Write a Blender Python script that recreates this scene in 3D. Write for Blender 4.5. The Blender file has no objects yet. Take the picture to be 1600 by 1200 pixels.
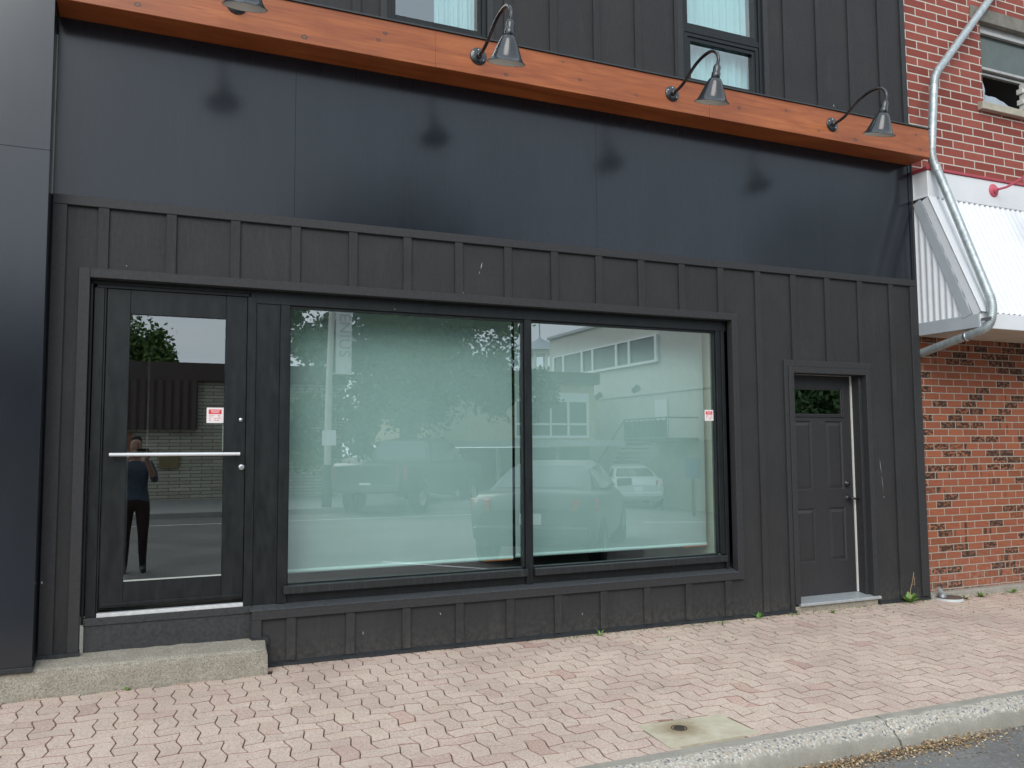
import bpy, math, random
from mathutils import Vector, Matrix
R = math.radians
random.seed(7)
SC = bpy.context.scene
COL = SC.collection
ZC = 1.465                      # camera height above the paving at the wall

# ------------------------------------------------------------------ camera
cam = bpy.data.cameras.new('camera'); camo = bpy.data.objects.new('camera', cam); COL.objects.link(camo)
yaw, pit, rol = R(23.650), R(4.321), R(-0.3905)
F = Vector((math.sin(yaw)*math.cos(pit), math.cos(yaw)*math.cos(pit), math.sin(pit)))
rt = Vector((math.cos(yaw), -math.sin(yaw), 0)); up = rt.cross(F)
RT = math.cos(rol)*rt + math.sin(rol)*up
UP = -math.sin(rol)*rt + math.cos(rol)*up
M = Matrix((RT, UP, -F)).transposed().to_4x4(); M.translation = (0, -5.96, ZC)
camo.matrix_world = M
cam.sensor_width = 36; cam.lens = 36*1314.26/1600; cam.clip_start = 0.005; cam.clip_end = 2000
SC.camera = camo
SC.render.resolution_x = 1024; SC.render.resolution_y = 768

# ------------------------------------------------------------------ world + sun
SUN_EL, SUN_AZ = R(36), R(206)         # overcast: a broad, soft brightening high over the street
w = bpy.data.worlds.new('World'); SC.world = w; w.use_nodes = True
nt = w.node_tree; N = nt.nodes; L = nt.links
N.clear()
out = N.new('ShaderNodeOutputWorld'); bg = N.new('ShaderNodeBackground'); L.new(bg.outputs[0], out.inputs[0])
sky = N.new('ShaderNodeTexSky'); sky.sky_type = 'NISHITA'; sky.sun_disc = False
sky.sun_elevation = SUN_EL; sky.sun_rotation = SUN_AZ; sky.dust_density = 3
tc = N.new('ShaderNodeTexCoord'); mp = N.new('ShaderNodeMapping'); mp.inputs['Scale'].default_value = (1.2, 1.2, 5.5)
L.new(tc.outputs['Generated'], mp.inputs[0])
ns = N.new('ShaderNodeTexNoise'); ns.inputs['Scale'].default_value = 2.2; ns.inputs['Detail'].default_value = 6; ns.inputs['Roughness'].default_value = .55
L.new(mp.outputs[0], ns.inputs[0])
cr = N.new('ShaderNodeValToRGB'); cr.color_ramp.elements[0].position = .3; cr.color_ramp.elements[1].position = .72
cr.color_ramp.elements[0].color = (9.2, 11.2, 13.4, 1); cr.color_ramp.elements[1].color = (12.2, 13.3, 14.3, 1)
L.new(ns.outputs[0], cr.inputs[0])
sx_ = N.new('ShaderNodeSeparateXYZ'); L.new(tc.outputs['Generated'], sx_.inputs[0])      # thicker cloud towards the right of the street
mr = N.new('ShaderNodeMapRange'); mr.inputs['From Min'].default_value = -.6; mr.inputs['From Max'].default_value = .85; mr.inputs['To Min'].default_value = 1.12; mr.inputs['To Max'].default_value = .66
L.new(sx_.outputs[0], mr.inputs[0]); vs_ = N.new('ShaderNodeVectorMath'); vs_.operation = 'SCALE'; L.new(cr.outputs[0], vs_.inputs[0]); L.new(mr.outputs[0], vs_.inputs['Scale'])
mx = N.new('ShaderNodeMix'); mx.data_type = 'RGBA'; mx.inputs[0].default_value = .88
L.new(sky.outputs[0], mx.inputs[6]); L.new(vs_.outputs[0], mx.inputs[7]); L.new(mx.outputs[2], bg.inputs[0])
bg.inputs[1].default_value = .12
sl = bpy.data.lights.new('sun', 'SUN'); sl.energy = 1.5; sl.angle = R(35); sl.color = (1, .965, .9)
so = bpy.data.objects.new('sun', sl); COL.objects.link(so)
sd = Vector((math.sin(SUN_AZ)*math.cos(SUN_EL), math.cos(SUN_AZ)*math.cos(SUN_EL), math.sin(SUN_EL)))
so.rotation_euler = sd.to_track_quat('Z', 'Y').to_euler()
SC.view_settings.view_transform = 'Standard'; SC.view_settings.look = 'None'
SC.view_settings.exposure = 0.0; SC.view_settings.gamma = 1
SC.render.engine = 'CYCLES'
SC.cycles.max_bounces = 8; SC.cycles.transparent_max_bounces = 16; SC.cycles.glossy_bounces = 4; SC.cycles.diffuse_bounces = 3

# ------------------------------------------------------------------ material helpers
class NT:
    def __init__(s, name):
        s.m = bpy.data.materials.new(name); s.m.use_nodes = True
        s.t = s.m.node_tree; s.n = s.t.nodes; s.l = s.t.links
        s.b = s.n['Principled BSDF']; s.o = s.n['Material Output']
        s.pos = None
    def node(s, typ, **kw):
        n = s.n.new(typ)
        for k, v in kw.items():
            if k.startswith('_'): setattr(n, k[1:], v)
            else: n.inputs[k.replace('__', ' ')].default_value = v
        return n
    def lk(s, a, b): s.l.new(a, b)
    def obj(s, scale=(1, 1, 1), rot=(0, 0, 0), loc=(0, 0, 0)):
        if s.pos is None: s.pos = s.node('ShaderNodeTexCoord').outputs['Object']
        m = s.node('ShaderNodeMapping'); m.inputs['Scale'].default_value = scale
        m.inputs['Rotation'].default_value = rot; m.inputs['Location'].default_value = loc
        s.lk(s.pos, m.inputs[0]); return m.outputs[0]
    def noise(s, vec, scale=5, detail=4, rough=.55, dist=0):
        n = s.node('ShaderNodeTexNoise', Scale=scale, Detail=detail, Roughness=rough, Distortion=dist); s.lk(vec, n.inputs['Vector']); return n.outputs[0]
    def vor(s, vec, scale=5, out='Distance', feature='F1', rnd=1):
        n = s.node('ShaderNodeTexVoronoi', Scale=scale, Randomness=rnd, _feature=feature); s.lk(vec, n.inputs['Vector']); return n.outputs[out]
    def ramp(s, fac, stops, interp='LINEAR'):
        r = s.node('ShaderNodeValToRGB'); e = r.color_ramp.elements; r.color_ramp.interpolation = interp
        while len(e) > 1: e.remove(e[-1])
        for i, (p, c) in enumerate(stops):
            if not hasattr(c, '__len__'): c = (c, c, c)
            x = e[0] if i == 0 else e.new(p)
            x.position = p; x.color = (*c, 1)
        s.lk(fac, r.inputs[0]); return r.outputs[0]
    def mix(s, fac, a, b, mode='MIX'):
        m = s.node('ShaderNodeMix', _data_type='RGBA', _blend_type=mode)
        for v, i in ((fac, 0), (a, 6), (b, 7)):
            if hasattr(v, 'links'): s.lk(v, m.inputs[i])
            elif i == 0: m.inputs[0].default_value = v
            else: m.inputs[i].default_value = (*v, 1) if hasattr(v, '__len__') else (v, v, v, 1)
        return m.outputs[2]
    def math(s, op, a, b=0, c=None):
        m = s.node('ShaderNodeMath', _operation=op)
        for i, v in enumerate((a, b) if c is None else (a, b, c)):
            if hasattr(v, 'links'): s.lk(v, m.inputs[i])
            else: m.inputs[i].default_value = v
        return m.outputs[0]
    def bump(s, h, dist=.01, strength=1, prev=None):
        b = s.node('ShaderNodeBump', Strength=strength, Distance=dist); s.lk(h, b.inputs['Height'])
        if prev is not None: s.lk(prev, b.inputs['Normal'])
        s.lk(b.outputs[0], s.b.inputs['Normal']); return b.outputs[0]
    def set(s, **kw):
        for k, v in kw.items():
            i = s.b.inputs[{'color': 'Base Color', 'rough': 'Roughness', 'metal': 'Metallic', 'ior': 'IOR', 'spec': 'Specular IOR Level', 'coat': 'Coat Weight', 'coatr': 'Coat Roughness'}[k]]
            if hasattr(v, 'links'): s.lk(v, i)
            elif hasattr(v, '__len__'): i.default_value = (*v, 1)
            else: i.default_value = v
        return s

def plain(name, c, rough=.5, metal=0, var=.12, scale=6, **kw):
    t = NT(name); v = t.obj()
    n = t.noise(v, scale, 5)
    col = t.mix(t.ramp(n, [(.3, 0), (.7, 1)]), [x*(1-var) for x in c], [x*(1+var) for x in c])
    t.set(color=col, rough=rough, metal=metal, **kw)
    return t.m

def specks(t, base, col=(.55, .55, .52), scale=9, size=.035, keep=.35):
    """sparse pale paint chips on a dark surface"""
    v = t.obj((1, .2, .55)); n = t.node('ShaderNodeTexVoronoi', Scale=scale); t.lk(v, n.inputs['Vector'])
    m1 = t.math('LESS_THAN', n.outputs['Distance'], size)
    sep = t.node('ShaderNodeSeparateColor'); t.lk(n.outputs['Color'], sep.inputs[0])
    m2 = t.math('LESS_THAN', sep.outputs[0], keep)
    return t.mix(t.math('MULTIPLY', m1, m2), base, col)

def m_siding():
    t = NT('dark_siding'); v = t.obj((14, 14, 1.2)); g = t.noise(v, 6, 6, .65)
    big = t.noise(t.obj(), 2.3, 4)
    lf = t.noise(t.obj((1, 1, 1)), 38, 5, .7)
    c = t.mix(t.ramp(g, [(.3, 0), (.75, 1)]), (.0225, .0225, .024), (.035, .034, .0345))
    c = t.mix(t.ramp(big, [(.35, 0), (.75, .5)]), c, (.044, .042, .041))
    v2 = t.obj((3, 1, .5)); dust = t.noise(v2, 2.5, 8, .7)
    c = t.mix(t.ramp(dust, [(.55, 0), (.8, .35)]), c, (.078, .075, .070))
    sz = t.node('ShaderNodeSeparateXYZ'); t.lk(t.pos if t.pos else t.obj(), sz.inputs[0])
    spl = t.math('MULTIPLY', t.ramp(sz.outputs[2], [(0, .5), (.10, .22), (.26, 0)]), t.ramp(t.noise(t.obj((1, 1, 1)), 22, 7, .8), [(.42, 0), (.62, 1)]))
    c = t.mix(spl, c, (.13, .12, .105))
    c = specks(t, c, (.42, .42, .40), 4.2, .022, .35)
    t.set(color=c, rough=t.ramp(lf, [(.2, .55), (.8, .8)]), spec=.35)
    h = t.math('ADD', t.math('MULTIPLY', g, .6), t.math('MULTIPLY', lf, .6)); t.bump(h, .0022, .8)
    return t.m
def m_trim(name='trim_paint', a=(.026, .0265, .028), b=(.041, .040, .041), rough=.6, chips=.4):
    t = NT(name); g = t.noise(t.obj((3, 3, 3)), 14, 6, .7); c = t.mix(t.ramp(g, [(.35, 0), (.7, 1)]), a, b)
    c = specks(t, c, (.5, .5, .47), 7, .03, chips)
    t.set(color=c, rough=rough, spec=.4); t.bump(t.noise(t.obj((30, 30, 30)), 4, 5, .7), .002, .6); return t.m
def m_panel(ior_=1.52):
    t = NT('black_coated_metal'); v = t.obj((1, 1, .25)); n = t.noise(v, 3, 5)
    st = t.noise(t.obj((16, 1, .5)), 3, 6, .7)
    c = t.mix(t.ramp(n, [(.3, 0), (.7, 1)]), (.009, .012, .018), (.014, .018, .025))
    c = t.mix(t.ramp(st, [(.55, 0), (.85, .12)]), c, (.09, .095, .1))
    rr = t.ramp(t.noise(t.obj((1, 1, 1)), 1.6, 4), [(.3, .165), (.75, .205)])
    t.set(color=c, rough=rr, ior=ior_)
    return t.m
def m_frame():
    t = NT('black_aluminium'); n = t.noise(t.obj((4, 4, 1)), 5, 6, .7)
    c = t.mix(t.ramp(n, [(.4, 0), (.75, 1)]), (.009, .011, .012), (.018, .021, .022))
    c = specks(t, c, (.5, .5, .47), 9, .02, .2)
    t.set(color=c, rough=t.ramp(n, [(.3, .34), (.7, .5)]), spec=.35); return t.m
def m_streak():
    t = NT('streaked_ledge'); n = t.noise(t.obj((60, 3, 1.5)), 2, 6, .8)
    c = t.mix(t.ramp(n, [(.5, 0), (.72, .55)]), (.014, .016, .017), (.09, .095, .095))
    t.set(color=c, rough=.45); return t.m
_rk = random.Random(77)
KNOTS = [(6.78, 2.99, .011), (6.83, 2.85, .012), (5.99, 2.83, .016), (5.18, 2.98, .012), (5.55, 2.85, .010), (4.66, 2.92, .014), (4.47, 3.0, .009), (1.52, 2.97, .013), (1.47, 2.91, .012), (.42, 2.99, .014), (.95, 2.83, .017), (2.46, 2.83, .013), (3.1, 2.90, .012), (2.95, 3.02, .009), (-.1, 2.84, .016), (3.62, 2.86, .010)]
def m_wood():
    t = NT('stained_cedar')
    wv = t.noise(t.obj((.7, 2, 5)), 2.2, 5, .55, 1.2)
    fine = t.noise(t.obj((1.6, 30, 60)), 2, 6, .7)
    big = t.noise(t.obj((.9, 1, 1)), 1.4, 3)
    c = t.mix(t.ramp(wv, [(.3, 0), (.7, 1)]), (.32, .076, .018), (.50, .150, .040))
    c = t.mix(t.ramp(big, [(.35, 0), (.75, .55)]), c, (.25, .065, .020))
    c = t.mix(t.ramp(fine, [(.45, 0), (.75, .6)]), c, (.20, .045, .012)); c = t.mix(t.ramp(t.noise(t.obj((.35, 6, 16)), 2.4, 5, .6, .8), [(.5, 0), (.68, .5)]), c, (.20, .045, .012))
    for (kx, kk, r_) in KNOTS:
        dn_ = t.node('ShaderNodeVectorMath', _operation='DISTANCE'); t.lk(t.obj((.75, 0, 1.05)), dn_.inputs[0]); dn_.inputs[1].default_value = (kx*.75, 0, (kk+ZC)*1.05)
        d = t.math('ADD', dn_.outputs['Value'], t.math('MULTIPLY', t.math('SUBTRACT', fine, .5), .008))
        tl = t.node('ShaderNodeVectorMath', _operation='DISTANCE'); t.lk(t.obj((.22, 0, 1.7)), tl.inputs[0]); tl.inputs[1].default_value = (kx*.22, 0, (kk+ZC)*1.7)
        c = t.mix(t.ramp(t.math('ADD', tl.outputs['Value'], t.math('MULTIPLY', t.math('SUBTRACT', wv, .5), .03)), [(0, .6), (r_*1.2, .35), (r_*2.6, 0)]), c, (.22, .055, .02))
        c = t.mix(t.ramp(d, [(0, 1), (r_*.75, .95), (r_*1.15, 0)]), c, (.055, .022, .012)); c = t.mix(t.ramp(d, [(0, .9), (r_*.42, .8), (r_*.55, 0)]), c, (.22, .12, .065))
    t.set(color=c, rough=.36, spec=.5); t.bump(fine, .0012, .5); return t.m
def brick_common(name, bw, rh, mortar, offx=0, offz=0):
    t = NT(name)
    if t.pos is None: t.pos = t.node('ShaderNodeTexCoord').outputs['Object']
    sp = t.node('ShaderNodeSeparateXYZ'); t.lk(t.pos, sp.inputs[0])
    cb = t.node('ShaderNodeCombineXYZ'); t.lk(t.math('ADD', t.math('ADD', sp.outputs[0], sp.outputs[1]), offx), cb.inputs[0]); t.lk(t.math('ADD', sp.outputs[2], offz), cb.inputs[1])
    wob = t.noise(t.obj(), 9, 3); wv = t.node('ShaderNodeVectorMath', _operation='SCALE'); wv.inputs['Scale'].default_value = .006
    cc = t.node('ShaderNodeCombineXYZ'); t.lk(wob, cc.inputs[0]); t.lk(t.noise(t.obj(loc=(5, 3, 1)), 9, 3), cc.inputs[1]); t.lk(cc.outputs[0], wv.inputs[0])
    ad = t.node('ShaderNodeVectorMath', _operation='ADD'); t.lk(cb.outputs[0], ad.inputs[0]); t.lk(wv.outputs[0], ad.inputs[1])
    b = t.node('ShaderNodeTexBrick', Scale=1, Mortar__Size=mortar, Mortar__Smooth=.25, Bias=0, Brick__Width=bw, Row__Height=rh, Color1=(0, 0, 0, 1), Color2=(1, 1, 1, 1), Mortar=(0, 0, 0, 1))
    b.offset = .5; t.lk(ad.outputs[0], b.inputs['Vector'])
    return t, b, sp
def m_brick_upper():
    t, b, sp = brick_common('red_brick', .312, .0895, .0075, .06, .01)
    rnd = b.outputs['Color']; n = t.noise(t.obj(), 30, 6, .7); n2 = t.noise(t.obj((4, 4, 40)), 4, 4)
    c = t.ramp(rnd, [(0, (.22, .052, .038)), (.5, (.29, .075, .055)), (1, (.35, .10, .072))])
    c = t.mix(t.ramp(n, [(.4, 0), (.8, .45)]), c, (.17, .045, .035)); c = t.mix(t.ramp(n2, [(.55, 0), (.8, .3)]), c, (.36, .12, .085))
    mor = t.mix(t.noise(t.obj(), 40, 5), (.50, .46, .38), (.66, .62, .54))
    c = t.mix(b.outputs['Fac'], c, mor); t.set(color=c, rough=.8, spec=.25)
    h = t.math('SUBTRACT', t.math('MULTIPLY', n, .25), b.outputs['Fac']); t.bump(h, .005, .8); return t.m
def m_brick_lower():
    t, b, sp = brick_common('burnt_orange_brick', .2115, .0717, .0058, .03, .022)
    rnd = b.outputs['Color']; n = t.noise(t.obj(), 26, 6, .7)
    c = t.ramp(rnd, [(0, (.27, .095, .048)), (.18, (.33, .11, .062)), (.4, (.37, .128, .065)), (.62, (.31, .10, .058)), (.8, (.39, .15, .075)), (.9, (.30, .12, .06)), (1, (.17, .085, .05))])
    patch = t.noise(t.obj((13, 13, 26)), 1.6, 2, .6)
    dk = t.mix(1, t.ramp(rnd, [(.0, 0), (.70, 0), (.74, 1), (1, 1)]), t.ramp(patch, [(.44, 0), (.50, 1)]), 'MULTIPLY')
    dk2 = t.mix(1, t.ramp(rnd, [(.25, 0), (.27, 1), (.36, 1), (.38, 0)]), t.ramp(t.noise(t.obj((14, 14, 3)), 1.2, 2), [(.55, 0), (.6, 1)]), 'MULTIPLY')
    c = t.mix(dk, c, (.045, .036, .030)); c = t.mix(dk2, c, (.06, .042, .034))
    lime = t.math('MULTIPLY', t.ramp(sp.outputs[2], [(0, .9), (.5, .0)]), t.ramp(n, [(.45, 0), (.7, .55)]))
    c = t.mix(lime, c, (.52, .40, .34))
    rib = t.node('ShaderNodeTexWave', Scale=24, Distortion=1.2, Detail=2, _bands_direction='Z'); rib.inputs['Detail Scale'].default_value = 1.5; t.lk(t.obj(), rib.inputs[0])
    c = t.mix(t.ramp(rib.outputs[1], [(.0, .35), (.4, 0)]), c, (.20, .05, .03))
    mor = t.mix(t.noise(t.obj(), 40, 5), (.36, .32, .26), (.52, .47, .39)); c = t.mix(b.outputs['Fac'], c, mor)
    t.set(color=c, rough=.85, spec=.2)
    h = t.math('SUBTRACT', t.math('MULTIPLY', rib.outputs[1], .3), b.outputs['Fac']); t.bump(h, .008, .9); return t.m
def m_concrete(name='concrete', a=(.31, .28, .225), b=(.46, .42, .345), peb=.5, scale=1):
    t = NT(name); n = t.noise(t.obj(), 7*scale, 8, .7); f = t.noise(t.obj(), 120, 4, .7)
    c = t.mix(t.ramp(n, [(.3, 0), (.7, 1)]), a, b); c = t.mix(t.ramp(f, [(.38, .8), (.56, 0)]), c, [x*.5 for x in a]); c = t.mix(t.ramp(t.noise(t.obj((1, 1, 1)), 2.2, 6, .7), [(.5, 0), (.75, .4)]), c, [x*.7 for x in a])
    v = t.node('ShaderNodeTexVoronoi', Scale=75); t.lk(t.obj(), v.inputs[0]); sep = t.node('ShaderNodeSeparateColor'); t.lk(v.outputs['Color'], sep.inputs[0])
    g = t.math('MULTIPLY', t.math('LESS_THAN', v.outputs['Distance'], .3), t.math('LESS_THAN', sep.outputs[0], .14*peb))
    c = t.mix(g, c, (.17, .16, .16)); g2 = t.math('MULTIPLY', t.math('LESS_THAN', v.outputs['Distance'], .28), t.math('GREATER_THAN', sep.outputs[0], 1-.12*peb)); c = t.mix(g2, c, (.52, .48, .40))
    t.set(color=c, rough=.9, spec=.2); t.bump(t.math('ADD', n, t.math('MULTIPLY', f, .5)), .006, .8); return t.m
def m_kerb():
    """worn kerb: smooth cement on top and foot, exposed aggregate on the rounded nose"""
    t = NT('worn_kerb'); f = t.noise(t.obj(), 110, 4, .7); n = t.noise(t.obj(), 6, 6, .7)
    cem = t.mix(t.ramp(n, [(.3, 0), (.7, 1)]), (.30, .28, .235), (.42, .39, .33)); cem = t.mix(t.ramp(f, [(.35, .3), (.6, 0)]), cem, (.2, .19, .17))
    v = t.node('ShaderNodeTexVoronoi', Scale=80); t.lk(t.obj((1, 1, 1)), v.inputs[0]); sep = t.node('ShaderNodeSeparateColor'); t.lk(v.outputs['Color'], sep.inputs[0])
    ag = t.ramp(sep.outputs[0], [(0, (.14, .15, .17)), (.10, (.30, .28, .27)), (.18, (.54, .50, .42)), (.5, (.68, .63, .54)), (.7, (.54, .43, .33)), (.85, (.66, .62, .55)), (1, (.42, .36, .30))], 'CONSTANT')
    ag = t.mix(t.ramp(v.outputs['Distance'], [(.35, 0), (.6, .8)]), ag, (.40, .37, .32))
    sp = t.node('ShaderNodeSeparateXYZ'); t.lk(t.pos, sp.inputs[0])
    edge = t.math('ADD', t.math('MULTIPLY', t.noise(t.obj((1, 1, 1)), 5, 5, .75), .10), sp.outputs[1])
    nose = t.ramp(t.math('ADD', edge, 3.0), [(.0, 0), (.560, 0), (.572, 1), (.650, 1), (.660, 0), (1, 0)])
    c = t.mix(nose, cem, ag); t.set(color=c, rough=.88, spec=.2)
    h = t.math('ADD', t.math('MULTIPLY', t.math('MULTIPLY', v.outputs['Distance'], nose), -.9), f); t.bump(h, .007, .8); return t.m
def m_paver():
    t = NT('exfoliated_paver'); at = t.node('ShaderNodeAttribute', _attribute_name='Col')
    f = t.noise(t.obj(), 85, 5, .75); g = t.vor(t.obj(), 130)
    c = t.mix(t.math('MULTIPLY', t.ramp(f, [(.42, 0), (.60, .8)]), t.ramp(at.outputs['Fac'], [(.28, .2), (.42, 1)])), at.outputs['Color'], (.72, .60, .49))
    c = t.mix(t.ramp(f, [(.28, .75), (.46, 0)]), c, (.32, .19, .155))
    big = t.noise(t.obj(), 1.3, 6); c = t.mix(t.ramp(big, [(.45, 0), (.7, .35)]), c, (.30, .21, .18)); c = t.mix(t.ramp(t.noise(t.obj(loc=(3, 7, 0)), 3.1, 7, .7), [(.62, 0), (.72, .35)]), c, (.28, .2, .16)); gum = t.vor(t.obj(), 2.3); c = t.mix(t.ramp(gum, [(.035, .55), (.05, 0)]), c, (.16, .12, .11))
    t.set(color=c, rough=.92, spec=.15); t.bump(f, .004, .8); return t.m
def m_asphalt(name='asphalt'):
    t = NT(name); f = t.noise(t.obj(), 90, 5, .8); n = t.noise(t.obj(), .7, 5)
    v = t.vor(t.obj(), 70, 'Color'); s = t.node('ShaderNodeSeparateColor'); t.lk(v, s.inputs[0])
    c = t.mix(t.ramp(n, [(.35, 0), (.65, 1)]), (.155, .15, .14), (.22, .213, .198)); c = t.mix(t.ramp(s.outputs[0], [(.6, 0), (1, .6)]), c, (.28, .27, .26))
    t.set(color=c, rough=.93, spec=.2); t.bump(f, .006, 1); return t.m
def m_glass(name, tint, ior=2.3, rough=0.0, wave=.0):
    t = NT(name); t.n.remove(t.b)
    tr = t.node('ShaderNodeBsdfTransparent'); tr.inputs[0].default_value = (*tint, 1)
    gl = t.node('ShaderNodeBsdfGlossy', Roughness=rough); gl.inputs[0].default_value = (.94, .98, .97, 1)
    lw = t.node('ShaderNodeLayerWeight', Blend=.5); f0 = ((ior-1)/(ior+1))**2     # Schlick, the same from both sides of the pane
    fr = t.math('ADD', t.math('MULTIPLY', t.math('POWER', lw.outputs['Facing'], 5), 1-f0), f0) if ior > 1.01 else None
    mixs = t.node('ShaderNodeMixShader'); mixs.inputs[0].default_value = 0
    if fr is not None: t.lk(fr, mixs.inputs[0])
    t.lk(tr.outputs[0], mixs.inputs[1]); t.lk(gl.outputs[0], mixs.inputs[2])
    if wave:
        b = t.node('ShaderNodeBump', Strength=wave, Distance=.01); t.lk(t.noise(t.obj((.9, 1, 1.3)), 1.6, 1), b.inputs['Height']); t.lk(b.outputs[0], gl.inputs['Normal'])
    t.lk(mixs.outputs[0], t.o.inputs[0]); return t.m
def m_galv():
    t = NT('galvanised_steel'); v = t.node('ShaderNodeTexVoronoi', Scale=45); t.lk(t.obj((1, 1, .6)), v.inputs[0]); s = t.node('ShaderNodeSeparateColor'); t.lk(v.outputs['Color'], s.inputs[0])
    n = t.noise(t.obj(), 8, 4); c = t.mix(s.outputs[0], (.36, .40, .40), (.50, .54, .54)); c = t.mix(t.ramp(n, [(.5, 0), (.8, .4)]), c, (.24, .26, .26))
    t.set(color=c, metal=.55, rough=.45); t.bump(n, .002, .4); return t.m
def m_leaf(name, a, b):
    t = NT(name); n = t.noise(t.obj(), 1.1, 4); at = t.node('ShaderNodeAttribute', _attribute_name='Col')
    c = t.mix(at.outputs['Fac'], a, b); t.set(color=c, rough=.6, spec=.25); return t.m

MAT = {}
def mt(k, f=None):
    if k not in MAT: MAT[k] = f()
    return MAT[k]
siding_m = m_siding(); trim_m = m_trim(); panel_m = m_panel(); frame_m = m_frame(); streak_m = m_streak()
wood_m = m_wood(); bru_m = m_brick_upper(); brl_m = m_brick_lower(); conc_m = m_concrete(); kerb_m = m_kerb()
paver_m = m_paver(); asph_m = m_asphalt(); galv_m = m_galv()
doorglass_m = m_glass('clear_door_glass', (.80, .86, .83), 3.05, 0, .0)
glass_m = m_glass('shop_window_glass', (.81, .99, .955), 3.6, 0, .0)
clear_m = m_glass('clear_edge', (1, 1, 1), 1.0001)
upglass_m = m_glass('upper_window_glass', (.82, .98, .97), 3.0)
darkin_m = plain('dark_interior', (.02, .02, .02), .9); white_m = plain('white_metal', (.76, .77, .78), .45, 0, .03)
grey_m = plain('grey_metal_trim', (.42, .45, .47), .5, 0, .05); red_m = plain('faded_red_paint', (.42, .06, .08), .55)
blind_m = plain('roller_blind_cloth', (.58, .61, .60), .85, 0, .05, 2); tube_m = plain('blind_bottom_bar', (.86, .9, .88), .5, 0, .02)
black_m = plain('black_metal', (.012, .012, .013), .35); lampgrey_m = plain('black_enamel', (.016, .018, .020), .26, coat=.5, coatr=.12)
chrome_m = plain('brushed_steel', (.62, .63, .64), .3, .9, .05); pullbar_m = plain('satin_aluminium', (.72, .73, .74), .35, .25, .03)
cream_m = plain('cream_lamp_lining', (.78, .76, .70), .5, 0, .04)

# ------------------------------------------------------------------ object helpers
def tag(o, label=None, cat=None, group=None, kind=None):
    if label: o['label'] = label
    if cat: o['category'] = cat
    if group: o['group'] = group
    if kind: o['kind'] = kind
    return o
def empty(name, loc, label, cat, group=None):
    o = bpy.data.objects.new(name, None); COL.objects.link(o); o.location = loc; o.empty_display_size = .1
    return tag(o, label, cat, group)

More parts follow.
